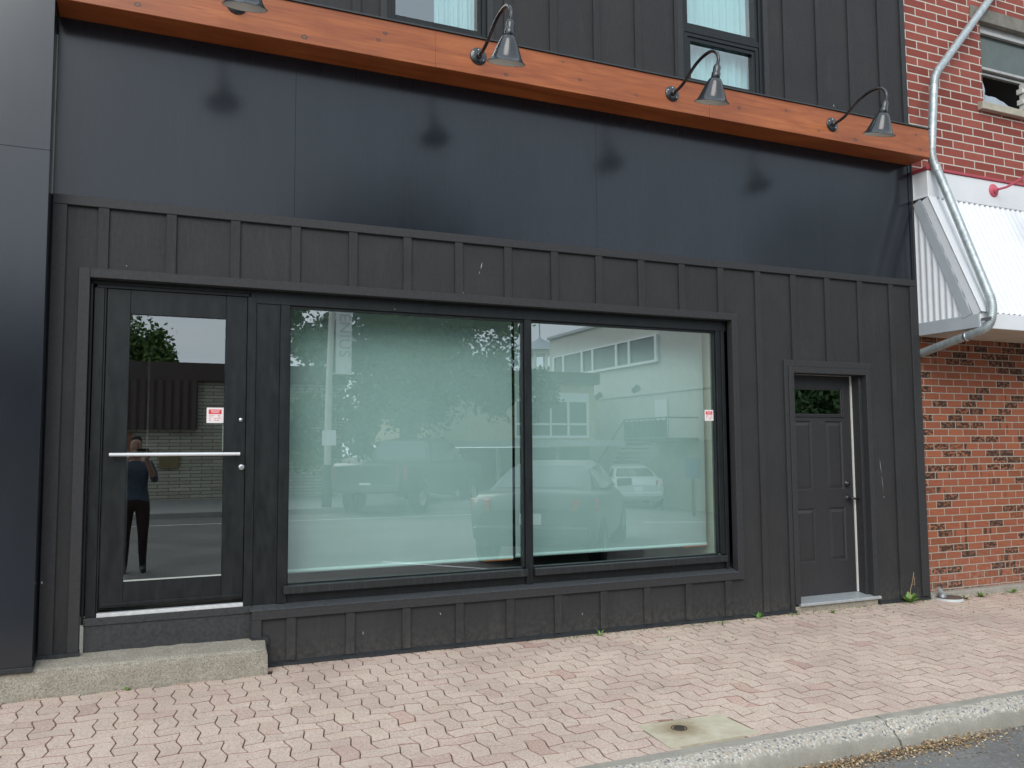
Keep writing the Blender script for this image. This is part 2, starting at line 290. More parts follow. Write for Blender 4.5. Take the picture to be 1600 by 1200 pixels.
class MB:
    def pane(s, x0, x1, y0, y1, z0, z1):
        s.box(x0, x1, y0, y1, z0, z1)
        k = len(s.mi)-6
        for q in range(6): s.mi[k+q] = 0 if q == 2 else 1
        return s
    def __init__(s): s.v = []; s.f = []; s.mi = []; s.sm = []; s.col = []; s.c = None
    def add(s, vs, fs, mi=0, smooth=False):
        o = len(s.v); s.v += [tuple(p) for p in vs]
        if s.c is not None: s.col += [s.c]*len(vs)
        for f in fs: s.f.append(tuple(i+o for i in f)); s.mi.append(mi); s.sm.append(smooth)
        return s
    def box(s, x0, x1, y0, y1, z0, z1, mi=0):
        return s.hexa([(x0, y0, z0), (x1, y0, z0), (x1, y1, z0), (x0, y1, z0), (x0, y0, z1), (x1, y0, z1), (x1, y1, z1), (x0, y1, z1)], mi)
    def hexa(s, p, mi=0):
        return s.add(p, [(0, 3, 2, 1), (4, 5, 6, 7), (0, 1, 5, 4), (1, 2, 6, 5), (2, 3, 7, 6), (3, 0, 4, 7)], mi)
    def quad(s, a, b, c, d, mi=0): return s.add([a, b, c, d], [(0, 1, 2, 3)], mi)
    def tube(s, pts, r, n=12, mi=0, cap=True, smooth=True):
        pts = [Vector(p) for p in pts]; rs = r if hasattr(r, '__len__') else [r]*len(pts); rings = []; prev = None
        for i, p in enumerate(pts):
            d = (pts[min(i+1, len(pts)-1)]-pts[max(i-1, 0)]).normalized()
            if prev is None: a = d.cross(Vector((0, 0, 1))); a = a if a.length > .05 else d.cross(Vector((1, 0, 0))); a.normalize()
            else: a = (prev-d*prev.dot(d)).normalized()
            prev = a; b = d.cross(a)
            rings.append([p+(a*math.cos(2*math.pi*k/n)+b*math.sin(2*math.pi*k/n))*rs[i] for k in range(n)])
        vs = [q for ring in rings for q in ring]; fs = []
        for i in range(len(pts)-1):
            for k in range(n): fs.append((i*n+k, i*n+(k+1) % n, (i+1)*n+(k+1) % n, (i+1)*n+k))
        s.add(vs, fs, mi, smooth)
        if cap: s.add(rings[0], [tuple(range(n))[::-1]], mi); s.add(rings[-1], [tuple(range(n))], mi)
        return s
    def lathe(s, prof, org, axis=(0, 0, 1), n=24, mi=0, smooth=True):
        """prof: list of (radius, height along axis)"""
        ax = Vector(axis).normalized(); a = ax.cross(Vector((0, 0, 1))); a = a if a.length > .05 else Vector((1, 0, 0)); a.normalize(); b = ax.cross(a); org = Vector(org)
        vs = []; fs = []
        for r, h in prof:
            for k in range(n): t = 2*math.pi*k/n; vs.append(org+ax*h+(a*math.cos(t)+b*math.sin(t))*r)
        for i in range(len(prof)-1):
            for k in range(n): fs.append((i*n+k, i*n+(k+1) % n, (i+1)*n+(k+1) % n, (i+1)*n+k))
        return s.add(vs, fs, mi, smooth)
    def build(s, name, mats, parent=None, bevel=0, seg=1, loc=None):
        me = bpy.data.meshes.new(name); off = Vector((0, 0, 0))
        if loc is not None: off = Vector(loc)
        me.from_pydata([tuple(Vector(v)-off) for v in s.v] if loc is not None else s.v, [], s.f)
        mats = mats if isinstance(mats, (list, tuple)) else [mats]
        for m in mats: me.materials.append(m)
        me.polygons.foreach_set('material_index', s.mi); me.polygons.foreach_set('use_smooth', s.sm)
        if s.col:
            a = me.color_attributes.new('Col', 'FLOAT_COLOR', 'POINT'); a.data.foreach_set('color', [x for c in s.col for x in (*c, 1)])
        me.update()
        o = bpy.data.objects.new(name, me); COL.objects.link(o)
        if loc is not None: o.location = off
        if parent is not None: o.parent = parent; 
        if parent is not None:
            pl = parent
            m = Matrix.Translation(Vector((0, 0, 0)))
            w = Vector((0, 0, 0)); q = parent
            while q is not None: w += q.location; q = q.parent
            o.location = (off - w)
        if bevel:
            b = o.modifiers.new('bevel', 'BEVEL'); b.width = bevel; b.segments = seg; b.limit_method = 'ANGLE'; b.angle_limit = R(40); b.harden_normals = False
        return o
def sheet_holes(mb, x0, x1, z0, z1, holes, y, mi=0, axis='y'):
    xs = sorted({x0, x1, *[v for h in holes for v in h[:2]]}); zs = sorted({z0, z1, *[v for h in holes for v in h[2:]]})
    xs = [v for v in xs if x0 <= v <= x1]; zs = [v for v in zs if z0 <= v <= z1]
    for i in range(len(xs)-1):
        for j in range(len(zs)-1):
            cx, cz = (xs[i]+xs[i+1])/2, (zs[j]+zs[j+1])/2
            if any(h[0] < cx < h[1] and h[2] < cz < h[3] for h in holes): continue
            mb.quad((xs[i], y, zs[j]), (xs[i+1], y, zs[j]), (xs[i+1], y, zs[j+1]), (xs[i], y, zs[j+1]), mi)
def frame(mb, x0, x1, z0, z1, w, y0, y1, mi=0, wb=None, wt=None):
    wb = w if wb is None else wb; wt = w if wt is None else wt
    mb.box(x0, x0+w, y0, y1, z0, z1, mi); mb.box(x1-w, x1, y0, y1, z0, z1, mi)
    if wt: mb.box(x0+w, x1-w, y0, y1, z1-wt, z1, mi)
    if wb: mb.box(x0+w, x1-w, y0, y1, z0, z0+wb, mi)
Z = lambda r: r+ZC
def drop(x): return .065*max(0, min(x, 22)-9.5)
def zsw(x, y): return .014-.0047*x+.02*y-drop(x)          # the paving falls to the street and gently to the right
def zrd(x): return -.157-.0047*x-drop(x)                  # the road

# ================================================================== GROUND
KB = -2.335      # back edge of the kerb
m = MB(); m.quad((-150, -300, -1.6), (300, -300, -1.6), (300, 150, -1.6), (-150, 150, -1.6))
tag(m.build('ground', plain('bare_ground', (.16, .14, .11), .95)), kind='structure')
m = MB()
for i in range(-12, 44):
    xa, xb = i*2.+(.5 if 0 else 0), i*2.+2
    m.quad((xa, -15.6, zrd(xa)), (xb, -15.6, zrd(xb)), (xb, KB-.1, zrd(xb)), (xa, KB-.1, zrd(xa)))

for xa, xb in [(8.9, 10), (10, 12), (12, 14), (14, 16), (16, 17.9)]: m.quad((xa, -80, zrd(xa)), (xb, -80, zrd(xb)), (xb, -15.6, zrd(xb)), (xa, -15.6, zrd(xa)))
m.quad((-150, -15.6, zrd(-24)), (-24, -15.6, zrd(-24)), (-24, KB-.1, zrd(-24)), (-150, KB-.1, zrd(-24)))
m.quad((88, -15.6, zrd(88)), (200, -15.6, zrd(88)), (200, KB-.1, zrd(88)), (88, KB-.1, zrd(88)))
tag(m.build('road', asph_m), kind='structure')
# painted lines
m = MB(); wl = plain('road_paint', (.75, .75, .72), .7)
def stripe(a, b, wd):
    a, b = Vector((*a, 0)), Vector((*b, 0)); d = (b-a).normalized(); nn = Vector((-d.y, d.x, 0))*wd/2
    q = [a-nn, b-nn, b+nn, a+nn]; m.quad(*[(p.x, p.y, zrd(p.x)+.006) for p in q])
stripe((-8, -13.6), (8, -13.6), .12); stripe((10.6, -10.6), (13.4, -11.7), .14); stripe((3.2, -5.9), (4.3, -4.6), .1); stripe((9.5, -15.2), (9.8, -22), .12); stripe((.9, -3.95), (1.5, -3.3), .07)
tag(m.build('road_markings', wl), kind='structure')

# interlocking pavers, 90 degree herringbone with waved edges
W_ = .1005
def warp(u, v):
    tri = lambda t: 1-4*abs((t % 1)-.5)
    return (u+.0125*tri(v/(2*W_)+.2), v+.0095*tri(u/(2*W_)+.45))
PAT = (2.46, 3.03, -2.30, -1.95)
def base_of(x, y):  # wall side limit of the paving
    if x < .80: return -.205
    return .03
rows = []
m = MB(); rp = random.Random(3)
nx0, nx1 = int(-3.2/W_), int(13.5/W_); ny0, ny1 = int(-2.6/W_), 3
for i in range(nx0, nx1):
    for j in range(ny0, ny1):
        c = (i-j) % 4
        if c == 0: w_, h_ = 2, 1
        elif c == 3: w_, h_ = 1, 2
        else: continue
        x0, y0 = i*W_, j*W_-.02; x1, y1 = x0+w_*W_, y0+h_*W_
        cx, cy = (x0+x1)/2, (y0+y1)/2
        top = base_of(cx, cy)
        if cy > top+.05 or y1 < KB+.02: continue
        if PAT[0]+.06 < cx < PAT[1]-.06 and PAT[2]-.05 < cy < PAT[3]-.05: continue
        def ring(ins, dz, tilt=(0, 0)):
            pts = []; a, b, cc, d = x0+ins, x1-ins, y0+ins, y1-ins; k = 4
            for s in range(k*w_): pts.append((a+(b-a)*s/(k*w_), cc))
            for s in range(k*h_): pts.append((b, cc+(d-cc)*s/(k*h_)))
            for s in range(k*w_): pts.append((b-(b-a)*s/(k*w_), d))
            for s in range(k*h_): pts.append((a, d-(d-cc)*s/(k*h_)))
            res = []
            for (u, v) in pts:
                X, Y = warp(u, v); Y = max(min(Y, top), KB+.004)
                if cx < .80 and X > .77 and Y > -.205: Y = -.205
                if PAT[0] < X < PAT[1] and PAT[2] < Y < PAT[3]:
                    e = min(X-PAT[0], PAT[1]-X, PAT[3]-Y, Y-PAT[2])
                    if e == X-PAT[0]: X = PAT[0]
                    elif e == PAT[1]-X: X = PAT[1]
                    elif e == PAT[3]-Y: Y = PAT[3]
                    else: Y = PAT[2]
                res.append((X, Y, zsw(X, Y)+dz+tilt[0]*(u-cx)+tilt[1]*(v-cy)))
            return res
        tl = (rp.gauss(0, .006), rp.gauss(0, .006)); dz = rp.gauss(0, .0007)
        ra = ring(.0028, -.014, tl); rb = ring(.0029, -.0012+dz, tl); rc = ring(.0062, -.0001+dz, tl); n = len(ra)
        q = rp.random(); br = rp.uniform(.90, 1.08)
        base = (.55, .415, .345) if q < .90 else ((.53, .375, .31) if q < .98 else (.50, .32, .265))
        m.c = (base[0]*br, base[1]*br*rp.uniform(.97, 1.03), base[2]*br)
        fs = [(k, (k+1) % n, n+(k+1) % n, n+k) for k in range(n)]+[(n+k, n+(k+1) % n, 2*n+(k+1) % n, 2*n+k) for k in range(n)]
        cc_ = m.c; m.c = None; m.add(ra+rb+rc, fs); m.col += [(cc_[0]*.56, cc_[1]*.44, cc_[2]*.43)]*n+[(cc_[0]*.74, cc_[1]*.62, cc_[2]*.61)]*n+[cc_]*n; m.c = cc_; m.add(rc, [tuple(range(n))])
m.c = (.10, .06, .05)
for (xa, xb) in [(-30, -3), (-3, 9.5), (9.5, 13.4), (13.4, 22), (22, 60)]:
    lo = -.0105 if xa in (-3, 9.5) else -.001
    m.quad((xa, KB, zsw(xa, KB)+lo), (xb, KB, zsw(xb, KB)+lo), (xb, .3, zsw(xb, .3)+lo), (xa, .3, zsw(xa, .3)+lo), 1)
joint_m = plain('joint_sand', (.085, .048, .045), .95, 0, .3, 30)
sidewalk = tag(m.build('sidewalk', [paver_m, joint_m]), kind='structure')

# kerb, in lengths with a cracked joint
m = MB(); rk = random.Random(5)
def kprof(x):
    zt = zsw(x, KB)+.004; zb = zrd(x)-.03
    return [(KB, zt-.2), (KB, zt), (KB-.06, zt-.004), (KB-.105, zt-.012), (KB-.135, zt-.028), (KB-.155, zt-.055), (KB-.168, zt-.09), (KB-.185, zb), (KB, zb)]
segs = [(-30, -12), (-12, -6), (-6, -2.0), (-2.0, .9), (.9, 3.79), (3.80, 6.7), (6.71, 9.5), (9.5, 13), (13, 22), (22, 60)]
for (a, b) in segs:
    nst = max(2, int((b-a)/.12)) if a > -3 and b < 14 else 2
    vs = []; K = 9; jit = [0]*K
    for i in range(nst+1):
        x = a+(b-a)*i/nst; pr = kprof(x); e = min(x-a, b-x)
        for k, (y, z) in enumerate(pr):
            amp = .004 if 2 <= k <= 6 else 0
            chip = .02*max(0, 1-e/.08) if (k in (3, 4, 5) and nst > 2) else 0
            vs.append((x+rk.uniform(-.01, .01)*(1 if e < .01 and nst > 2 and b in (3.79,) or a in (3.80,) and e < .01 else 0), y+rk.gauss(0, amp)+chip*.7, z+rk.gauss(0, amp*.6)-chip))
    fs = [(i*K+k, i*K+(k+1) % K, (i+1)*K+(k+1) % K, (i+1)*K+k) for i in range(nst) for k in range(K)]
    fs += [tuple(range(K)), tuple(nst*K+k for k in range(K))[::-1]]
    m.add(vs, fs, 0, True)
ko = tag(m.build('kerb', kerb_m), kind='structure')
ko.modifiers.new('e', 'EDGE_SPLIT').split_angle = R(50)
# far pavement and kerb
m = MB(); m.box(-60, 8.9, -40, -15.6, -1.6, -.04); m.box(17.9, 60, -60, -13.2, -1.7, zrd(17.9)+.10)
tag(m.build('far_pavement', m_concrete('far_concrete', (.34, .33, .31), (.45, .44, .41), .1)), kind='structure')

# concrete patch with a shut-off cover
m = MB(); rk = random.Random(9); top = []
P4 = [(2.475, -1.955), (2.75, -1.965), (3.005, -1.975), (3.01, -2.14), (3.015, KB+.03), (2.72, KB+.035), (2.455, KB+.03), (2.47, -2.1)]
tp = [(x, y, zsw(x, y)+.0035) for x, y in P4]; bt = [(x, y, zsw(x, y)-.05) for x, y in P4]
m.add(tp+bt, [tuple(range(8))[::-1]]+[(k, (k+1) % 8, 8+(k+1) % 8, 8+k) for k in range(8)])
def m_patch():
    t = NT('stained_patch'); n = t.noise(t.obj(), 9, 7, .7)
    c = t.mix(t.ramp(n, [(.3, 0), (.7, 1)]), (.42, .37, .26), (.58, .52, .39))
    vm = t.node('ShaderNodeVectorMath', _operation='DISTANCE'); t.lk(t.pos, vm.inputs[0]); vm.inputs[1].default_value = (2.66, -2.08, zsw(2.66, -2.08))
    d = t.math('ADD', vm.outputs['Value'], t.math('MULTIPLY', t.math('SUBTRACT', n, .5), .12))
    c = t.mix(t.ramp(d, [(.03, .85), (.09, .5), (.17, 0)]), c, (.22, .15, .07)); t.set(color=c, rough=.9); t.bump(n, .004, .6); return t.m
tag(m.build('concrete_patch', m_patch()), 'pale stained concrete square set in the pink pavers beside the kerb', 'concrete slab')
m = MB(); zz = zsw(2.66, -2.08)+.0035
m.lathe([(.0, .004), (.028, .004), (.030, .002), (.030, -.01)], (2.66, -2.08, zz), n=20); m.lathe([(.034, -.01), (.038, .002), (.043, .0035), (.044, -.01)], (2.66, -2.08, zz), n=20)
tag(m.build('valve_cover', plain('rusty_iron', (.07, .055, .045), .7, .5)), 'small dark iron valve cover in the middle of the stained concrete square', 'valve cover')

# gutter debris and specks by the wall
m = MB(); rl = random.Random(11)
def flake(x, y, z, s):
    a = rl.uniform(0, 6.28); t = rl.uniform(-.5, .5); u = Vector((math.cos(a), math.sin(a), t))*s; v = Vector((-math.sin(a), math.cos(a), rl.uniform(-.5, .5)))*s*rl.uniform(.35, .8); c = Vector((x, y, z+s*.4))
    g = rl.random(); m.c = (.50, .36, .19) if g < .38 else ((.34, .20, .09) if g < .70 else ((.68, .58, .42) if g < .80 else (.12, .07, .04)))
    m.add([c-u, c-v*.9, c+u, c+v], [(0, 1, 2, 3)])
for _ in range(11000):
    x = rl.uniform(2.2, 7.0); dd = abs(rl.gauss(0, .045))+rl.random()*.02
    if rl.random() < .12: dd *= 3
    dens = .55+.45*math.sin(x*2.1+1)+.3*math.sin(x*5)
    if rl.random() > dens+.25: continue
    y = KB-.183-dd; flake(x, y, zrd(x)+max(0, .03-dd*.3)*rl.random(), rl.uniform(.004, .010))
flk_m = NT('dry_seed_husk'); at = flk_m.node('ShaderNodeAttribute', _attribute_name='Col'); flk_m.set(color=at.outputs['Color'], rough=.8)
tag(m.build('gutter_debris', flk_m.m), kind='stuff')
m = MB()
for _ in range(900):
    x = rl.uniform(.82, 8.6); y = -.042-abs(rl.gauss(0, .025))
    if rl.random() < .3: x = rl.choice([1.1, 2.05, 2.9, 3.1, 4.0, 5.1])+rl.gauss(0, .08)
    flake(x, y, zsw(x, y), rl.uniform(.003, .0075))
for _ in range(90):
    x = rl.uniform(-1.4, .78); y = -.20-abs(rl.gauss(0, .012)); flake(x, y, zsw(x, y), rl.uniform(.003, .007))
tag(m.build('wall_foot_debris', flk_m.m), kind='stuff')

# concrete step
m = MB(); rk = random.Random(21)
def step_pts():
    nx = 46; prof = []
    X0, X1 = -2.6, .775; rowsv = []
    for i in range(nx+1):
        x = X0+(X1-X0)*i/nx; sh = .012*math.sin(i*.9)*.2
        e = .012 if i == nx else 0
        pr = [(.03, -1.262), (-.06, -1.270), (-.155, -1.283), (-.182, -1.289), (-.196, -1.302), (-.201, -1.33), (-.204, -1.40), (-.208, -1.52)]
        rowsv.append([(x-(.0 if k not in (2, 3, 4) else e)+rk.gauss(0, .001), y+rk.gauss(0, .002)*(0 if k in (0,) else 1)+(e if k in (3, 4, 5) else 0), Z(z)+rk.gauss(0, .0016)-(e*.5 if k in (2, 3) else 0)-.004*x) for k, (y, z) in enumerate(pr)])
    return rowsv
rw = step_pts(); K = 8
m.add([p for r_ in rw for p in r_], [(i*K+k, (i+1)*K+k, (i+1)*K+k+1, i*K+k+1)[::-1] for i in range(len(rw)-1) for k in range(K-1)])
e = rw[-1]; m.add(e+[(e[0][0], .03, Z(-1.52))], [tuple(range(K+1))])
tag(m.build('concrete_step', conc_m, bevel=0), 'worn grey concrete step under the glass door', 'step')

# ================================================================== BLACK STOREFRONT
BX0, BX1 = -.56, 6.975
B = empty('storefront_building', (3.2, 0, 0), 'charcoal board and batten shop building with a black sign panel and orange cedar beam', 'building')
sx = .4064; bx = [-.268+sx*i for i in range(18)]
O1 = (-.335, 4.712, Z(-1.10), Z(1.103))       # opening of the glazed front
O1b = (-.335, .68, Z(-1.30), Z(-1.10))
O2 = (5.385, 6.262, Z(-1.43), Z(.675))
m = MB()
sheet_holes(m, BX0, BX1, Z(-1.50), Z(1.60), [O1, O1b, O2], 0)
# battens
def batten(mb, xc, z0, z1, w=.064, t=.019):
    z0 = max(z0, zsw(xc, 0)+.028) if z0 < .1 else z0
    mb.box(xc-w/2, xc+w/2, -t, .004, z0, z1)
for i, x in enumerate(bx):
    lo = Z(1.163) if -.40 < x < 4.70 else Z(-1.462)
    if 5.3 < x < 6.33: lo = Z(.776)
    if x+.03 < -.42 or i == 0 and False: continue
    if x > 6.86: continue
    batten(m, x, lo, Z(1.563))
    if .76 < x < 4.80 and x > .7: batten(m, x, Z(-1.462), Z(-1.143))
# cut sheets for right side run full height (already), lower band beneath window ends
for sx0, sz0, sx1, sz1, w_ in [(2.366, 1.430, 2.352, 1.372, .006), (2.345, 1.36, 2.338, 1.33, .003), (6.42, -.12, 6.44, -.28, .004), (6.44, -.28, 6.455, -.44, .003), (6.458, -.485, 6.458, -.50, .007), (4.735, 1.14, 4.74, 1.134, .006), (-.13, 1.20, -.125, 1.196, .006), (6.28, .16, 6.35, .16, .004), (3.2, -1.30, 3.202, -1.32, .005), (1.45, -1.28, 1.452, -1.31, .004), (2.02, -1.2, 2.03, -1.22, .005)]:
    a_ = Vector((sx0, 0, Z(sz0))); b_ = Vector((sx1, 0, Z(sz1))); d_ = (b_-a_); n_ = Vector((-d_.z, 0, d_.x)).normalized()*w_/2; y_ = Vector((0, -.0225 if sx0 in (4.735,) else -.0012, 0)); cm_ = (a_+b_)/2
    m.add([a_+y_, cm_-n_+y_, b_+y_, cm_+n_+y_], [(0, 1, 2, 3)], 1)
sid = m.build('siding', [siding_m, plain('bare_primer', (.50, .50, .47), .7)], B, bevel=.002)
m = MB()
m.box(BX0, BX1-.002, -.024, .003, Z(1.563), Z(1.626))                   # frieze strip under the sign panel
m.box(BX0, -.478, -.021, .003, Z(-1.258), Z(1.563)); m.box(6.895, BX1, -.022, .003, Z(-1.455), Z(1.561))
m.box(BX1-.004, BX1+.02, -.0225, .09, Z(-1.475), Z(2.9))
# casing of the glazed front (mitred look: vertical pieces run past)
m.box(-.402, -.336, -.026, .05, Z(-1.258), Z(1.165)); m.box(-.336, 4.712, -.0262, .05, Z(1.103), Z(1.165)); m.box(4.712, 4.776, -.026, .05, Z(-1.145), Z(1.165))
m.box(.692, 4.712, -.0262, .02, Z(-1.143), Z(-1.080)); m.box(.692, .756, -.0255, .02, Z(-1.277), Z(-1.1432))
m.build('casing', trim_m, B, bevel=.003)
m = MB()   # sloped sill, base flashing
m.hexa([(.68, -.03, Z(-1.082)), (4.712, -.03, Z(-1.082)), (4.712, .075, Z(-1.075)), (.68, .075, Z(-1.075)), (.68, -.03, Z(-1.0775)), (4.712, -.03, Z(-1.0775)), (4.712, .075, Z(-1.052)), (.68, .075, Z(-1.052))])
m.build('sill_flashing', m_trim('flashing_metal', (.045, .050, .055), (.085, .09, .095), .35, .3), B, bevel=.0015)
tarred = m_trim('tarred_flashing', (.018, .020, .022), (.040, .043, .046), .45, .9)
for a, b, f_ in [(-.56, -.33, lambda x: Z(-1.262)-.004*x), (.692, .80, lambda x: Z(-1.275)), (.795, 5.33, lambda x: zsw(x, 0)), (6.33, 6.98, lambda x: zsw(x, 0))]:
    m = MB(); n_ = max(2, int((b-a)/.06))
    for q in range(n_):
        xa, xb = a+(b-a)*q/n_, a+(b-a)*(q+1)/n_; za, zb_ = f_(xa), f_(xb); w1_, w2_ = .003*math.sin(xa*23), .003*math.sin(xb*23)
        m.hexa([(xa, -.038+w1_, za-.03), (xb, -.038+w2_, zb_-.03), (xb, 0, zb_-.03), (xa, 0, za-.03), (xa, -.036+w1_, za+.016), (xb, -.036+w2_, zb_+.016), (xb, 0, zb_+.03), (xa, 0, za+.03)])
    m.build('base_flashing', tarred, B)
# sign panel with thin seams
m = MB()
for a, b in [(BX0, .937), (.939, 3.377), (3.379, 5.817), (5.819, 6.935)]: m.box(a, b, -.010, .0, Z(1.627), Z(2.80))
m.box(6.94, BX1-.006, -.016, .0, Z(1.627), Z(2.80))
m.build('sign_panel', panel_m, B)
# upper storey siding
UW = [(1.600, 2.412, Z(3.205), Z(4.95)), (4.268, 5.165, Z(3.15), Z(4.95))]
m = MB(); sheet_holes(m, BX0, BX1, Z(2.80), Z(5.4), UW, 0)
k = 0
for x in [5.401-sx*q for q in range(15)]+[5.801, 6.209, 6.608]:
    xc = x+.032
    if any(h[0]-.03 < xc < h[1]+.03 for h in UW): continue
    batten(m, xc, Z(3.0), Z(5.4), .064)
m.build('upper_siding', m_siding(), B, bevel=.002)
m = MB(); m.box(6.917, BX1+.002, -.021, .1, Z(3.0), Z(5.4)); 
m.build('corner_trim', trim_m, B, bevel=.002)
for h in UW: m = MB(); frame(m, h[0]-.052, h[1]+.052, h[2]-.052, h[3]+.052, .052, -.022, .03); m.build('window_casing', trim_m, B, bevel=.002)
# timber beam
m = MB(); zb0, zb1 = Z(2.787), Z(3.068)
for a, b in [(-.56, 1.9), (1.9, 4.345), (4.348, 6.953)]:
    m.box(a, b, -.265, -.225, zb0+.0, zb1)
m.box(-.56, 6.953, -.2249, .0, zb0+.003, zb0+.03); m.box(6.915, 6.951, -.2249, 0, zb0+.0302, zb1)
bm_ = m.build('timber_beam', wood_m, B, bevel=.003)
m = MB(); m.hexa([(-.56, -.278, zb1), (6.962, -.278, zb1), (6.962, 0, zb1+.03), (-.56, 0, zb1+.03), (-.56, -.278, zb1+.012), (6.962, -.278, zb1+.012), (6.962, 0, zb1+.045), (-.56, 0, zb1+.045)])
m.build('cap_flashing', m_trim('cap_metal', (.03, .034, .036), (.05, .055, .058), .4, .1), bm_)
# shell and dark interior
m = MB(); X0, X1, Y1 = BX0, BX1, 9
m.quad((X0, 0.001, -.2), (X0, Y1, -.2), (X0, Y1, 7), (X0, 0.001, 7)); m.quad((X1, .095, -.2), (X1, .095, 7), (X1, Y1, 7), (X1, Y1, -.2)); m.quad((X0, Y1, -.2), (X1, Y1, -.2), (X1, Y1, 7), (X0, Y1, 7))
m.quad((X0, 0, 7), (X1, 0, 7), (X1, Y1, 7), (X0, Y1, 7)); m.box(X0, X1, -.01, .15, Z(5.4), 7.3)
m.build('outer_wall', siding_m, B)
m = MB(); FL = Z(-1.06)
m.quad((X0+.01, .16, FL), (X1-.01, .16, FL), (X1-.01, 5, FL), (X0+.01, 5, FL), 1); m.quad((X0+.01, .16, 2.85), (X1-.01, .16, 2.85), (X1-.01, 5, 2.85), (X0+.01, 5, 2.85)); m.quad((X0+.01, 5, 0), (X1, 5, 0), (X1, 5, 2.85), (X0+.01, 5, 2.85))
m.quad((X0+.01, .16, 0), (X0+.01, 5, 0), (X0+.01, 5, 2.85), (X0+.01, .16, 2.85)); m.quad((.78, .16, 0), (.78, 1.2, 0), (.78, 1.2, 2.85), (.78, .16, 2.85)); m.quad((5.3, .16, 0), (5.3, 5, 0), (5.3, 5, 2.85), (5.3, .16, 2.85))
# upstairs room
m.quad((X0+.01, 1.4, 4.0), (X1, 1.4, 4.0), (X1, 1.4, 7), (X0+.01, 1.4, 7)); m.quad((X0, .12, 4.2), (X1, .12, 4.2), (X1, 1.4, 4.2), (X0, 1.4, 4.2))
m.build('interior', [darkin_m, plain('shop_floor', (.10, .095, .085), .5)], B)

# --- glazed front: window frame
Wd = m = MB()
ft, fb = Z(1.0), Z(-.925)
# head: stepped
m.box(.66, 4.702, .052, .11, Z(1.012), Z(1.12)); m.box(.93, 4.62, .068, .12, Z(.994), Z(1.0118))
m.box(-.334, .6598, .054, .11, Z(1.078), Z(1.12)); m.box(-.30, .655, .062, .12, Z(1.055), Z(1.0778))
# left jamb of door frame
m.box(-.334, -.318, .03, .11, Z(-1.09), Z(1.0779)); m.box(-.312, -.252, .050, .13, Z(-1.085), Z(1.0545)); m.box(-.2515, -.240, .06, .13, Z(-1.05), Z(1.0545))
# post between door and window
m.box(.642, .70, .046, .13, Z(-1.085), Z(1.0545)); m.box(.7003, .862, .058, .12, Z(-1.06), Z(1.0119)); m.box(.8623, .928, .046, .13, Z(-1.055), Z(1.0115))
m.box(.9283, .938, .07, .13, fb, Z(.9935))
# mullion
m.box(2.742, 2.800, .044, .13, Z(-1.056), Z(1.0116)); m.box(2.7285, 2.7418, .066, .13, fb, Z(.9935)); m.box(2.8003, 2.812, .066, .13, fb, Z(.9935))
# right jamb, stepped
m.box(4.592, 4.640, .050, .13, Z(-.93), Z(1.0115)); m.box(4.580, 4.5917, .07, .13, fb, Z(.9935)); m.box(4.6403, 4.672, .040, .12, Z(-1.05), Z(1.0115)); m.box(4.6723, 4.7, .07, .12, Z(-1.05), Z(1.0115))
# below the glass
m.box(.938, 2.7283, .07, .13, Z(-.955), fb-.0002); m.box(2.812, 4.58, .07, .13, Z(-.955), fb-.0002)
m.box(.93, 2.741, .062, .1, Z(-1.055), Z(-.992)); m.box(2.801, 4.64, .062, .1, Z(-1.055), Z(-.992))
win = Wd.build('shop_window', frame_m, B, bevel=.0025)
m = MB(); m.box(.90, 2.7415, .004, .069, Z(-.990), Z(-.936)); m.box(2.8005, 4.628, .004, .069, Z(-.990), Z(-.936))
m.build('ledge', streak_m, win, bevel=.004)
for a, b in [(.93, 2.735), (2.805, 4.585)]:
    m = MB(); m.pane(a, b, .088, .094, fb-.01, Z(.998)); m.build('pane', [glass_m, clear_m], win)
# beige return wall beside the right blind
m = MB(); m.box(4.716, 4.75, .20, 1.1, Z(-1.04), Z(1.25)); m.box(4.3, 4.664, .8, .84, Z(-1.04), Z(1.25))
m.build('window_return', plain('beige_drywall', (.82, .77, .56), .8, 0, .04), win)
# --- glass door
D_ = MB(); d = D_
dx0, dx1, dz0, dz1 = -.236, .640, Z(-1.0), Z(1.052)
gx0, gx1, gz0, gz1 = -.097, .500, Z(-.842), Z(.892)
d.box(dx0, gx0, .060, .105, dz0, dz1); d.box(gx1, dx1, .060, .105, dz0, dz1); d.box(gx0, gx1, .0602, .105, gz1, dz1); d.box(gx0, gx1, .0602, .105, dz0, gz0)
d.box(dx0+.004, dx1-.004, .050, .06, dz0+.012, dz0+.03)
door = D_.build('glass_door', frame_m, B, bevel=.0025)
m = MB(); m.pane(gx0-.01, gx1+.01, .078, .084, gz0-.01, gz1+.01); m.build('pane', [doorglass_m, clear_m], door)
m = MB(); m.box(gx0-.006, gx1+.002, .066, .072, gz0-.004, gz0+.008); m.build('glazing_bead', plain('pale_bead', (.45, .48, .44), .5), door); m = MB(); m.box(gx1-.007, gx1-.002, .090, .094, Z(-.01), Z(.175)); m.build('painted_light_slit', plain('light_slit_paint', (.55, .62, .55), .5), door)  # the thin pale strip paints a slit of indoor light beside the sticker
m = MB(); m.tube([(-.198, -.005, Z(-.028)), (.600, -.005, Z(-.030))], .0115, 14); m.tube([(-.17, -.005, Z(-.028)), (-.17, .06, Z(-.028))], .008, 10); m.tube([(.57, -.005, Z(-.028)), (.57, .06, Z(-.028))], .008, 10)
m.build('push_bar', pullbar_m, door)
m = MB(); m.lathe([(0, .012), (.010, .012), (.013, .008), (.014, 0)], (.607, .06, Z(.202)), (0, -1, 0), 18); m.build('lock', chrome_m, door)
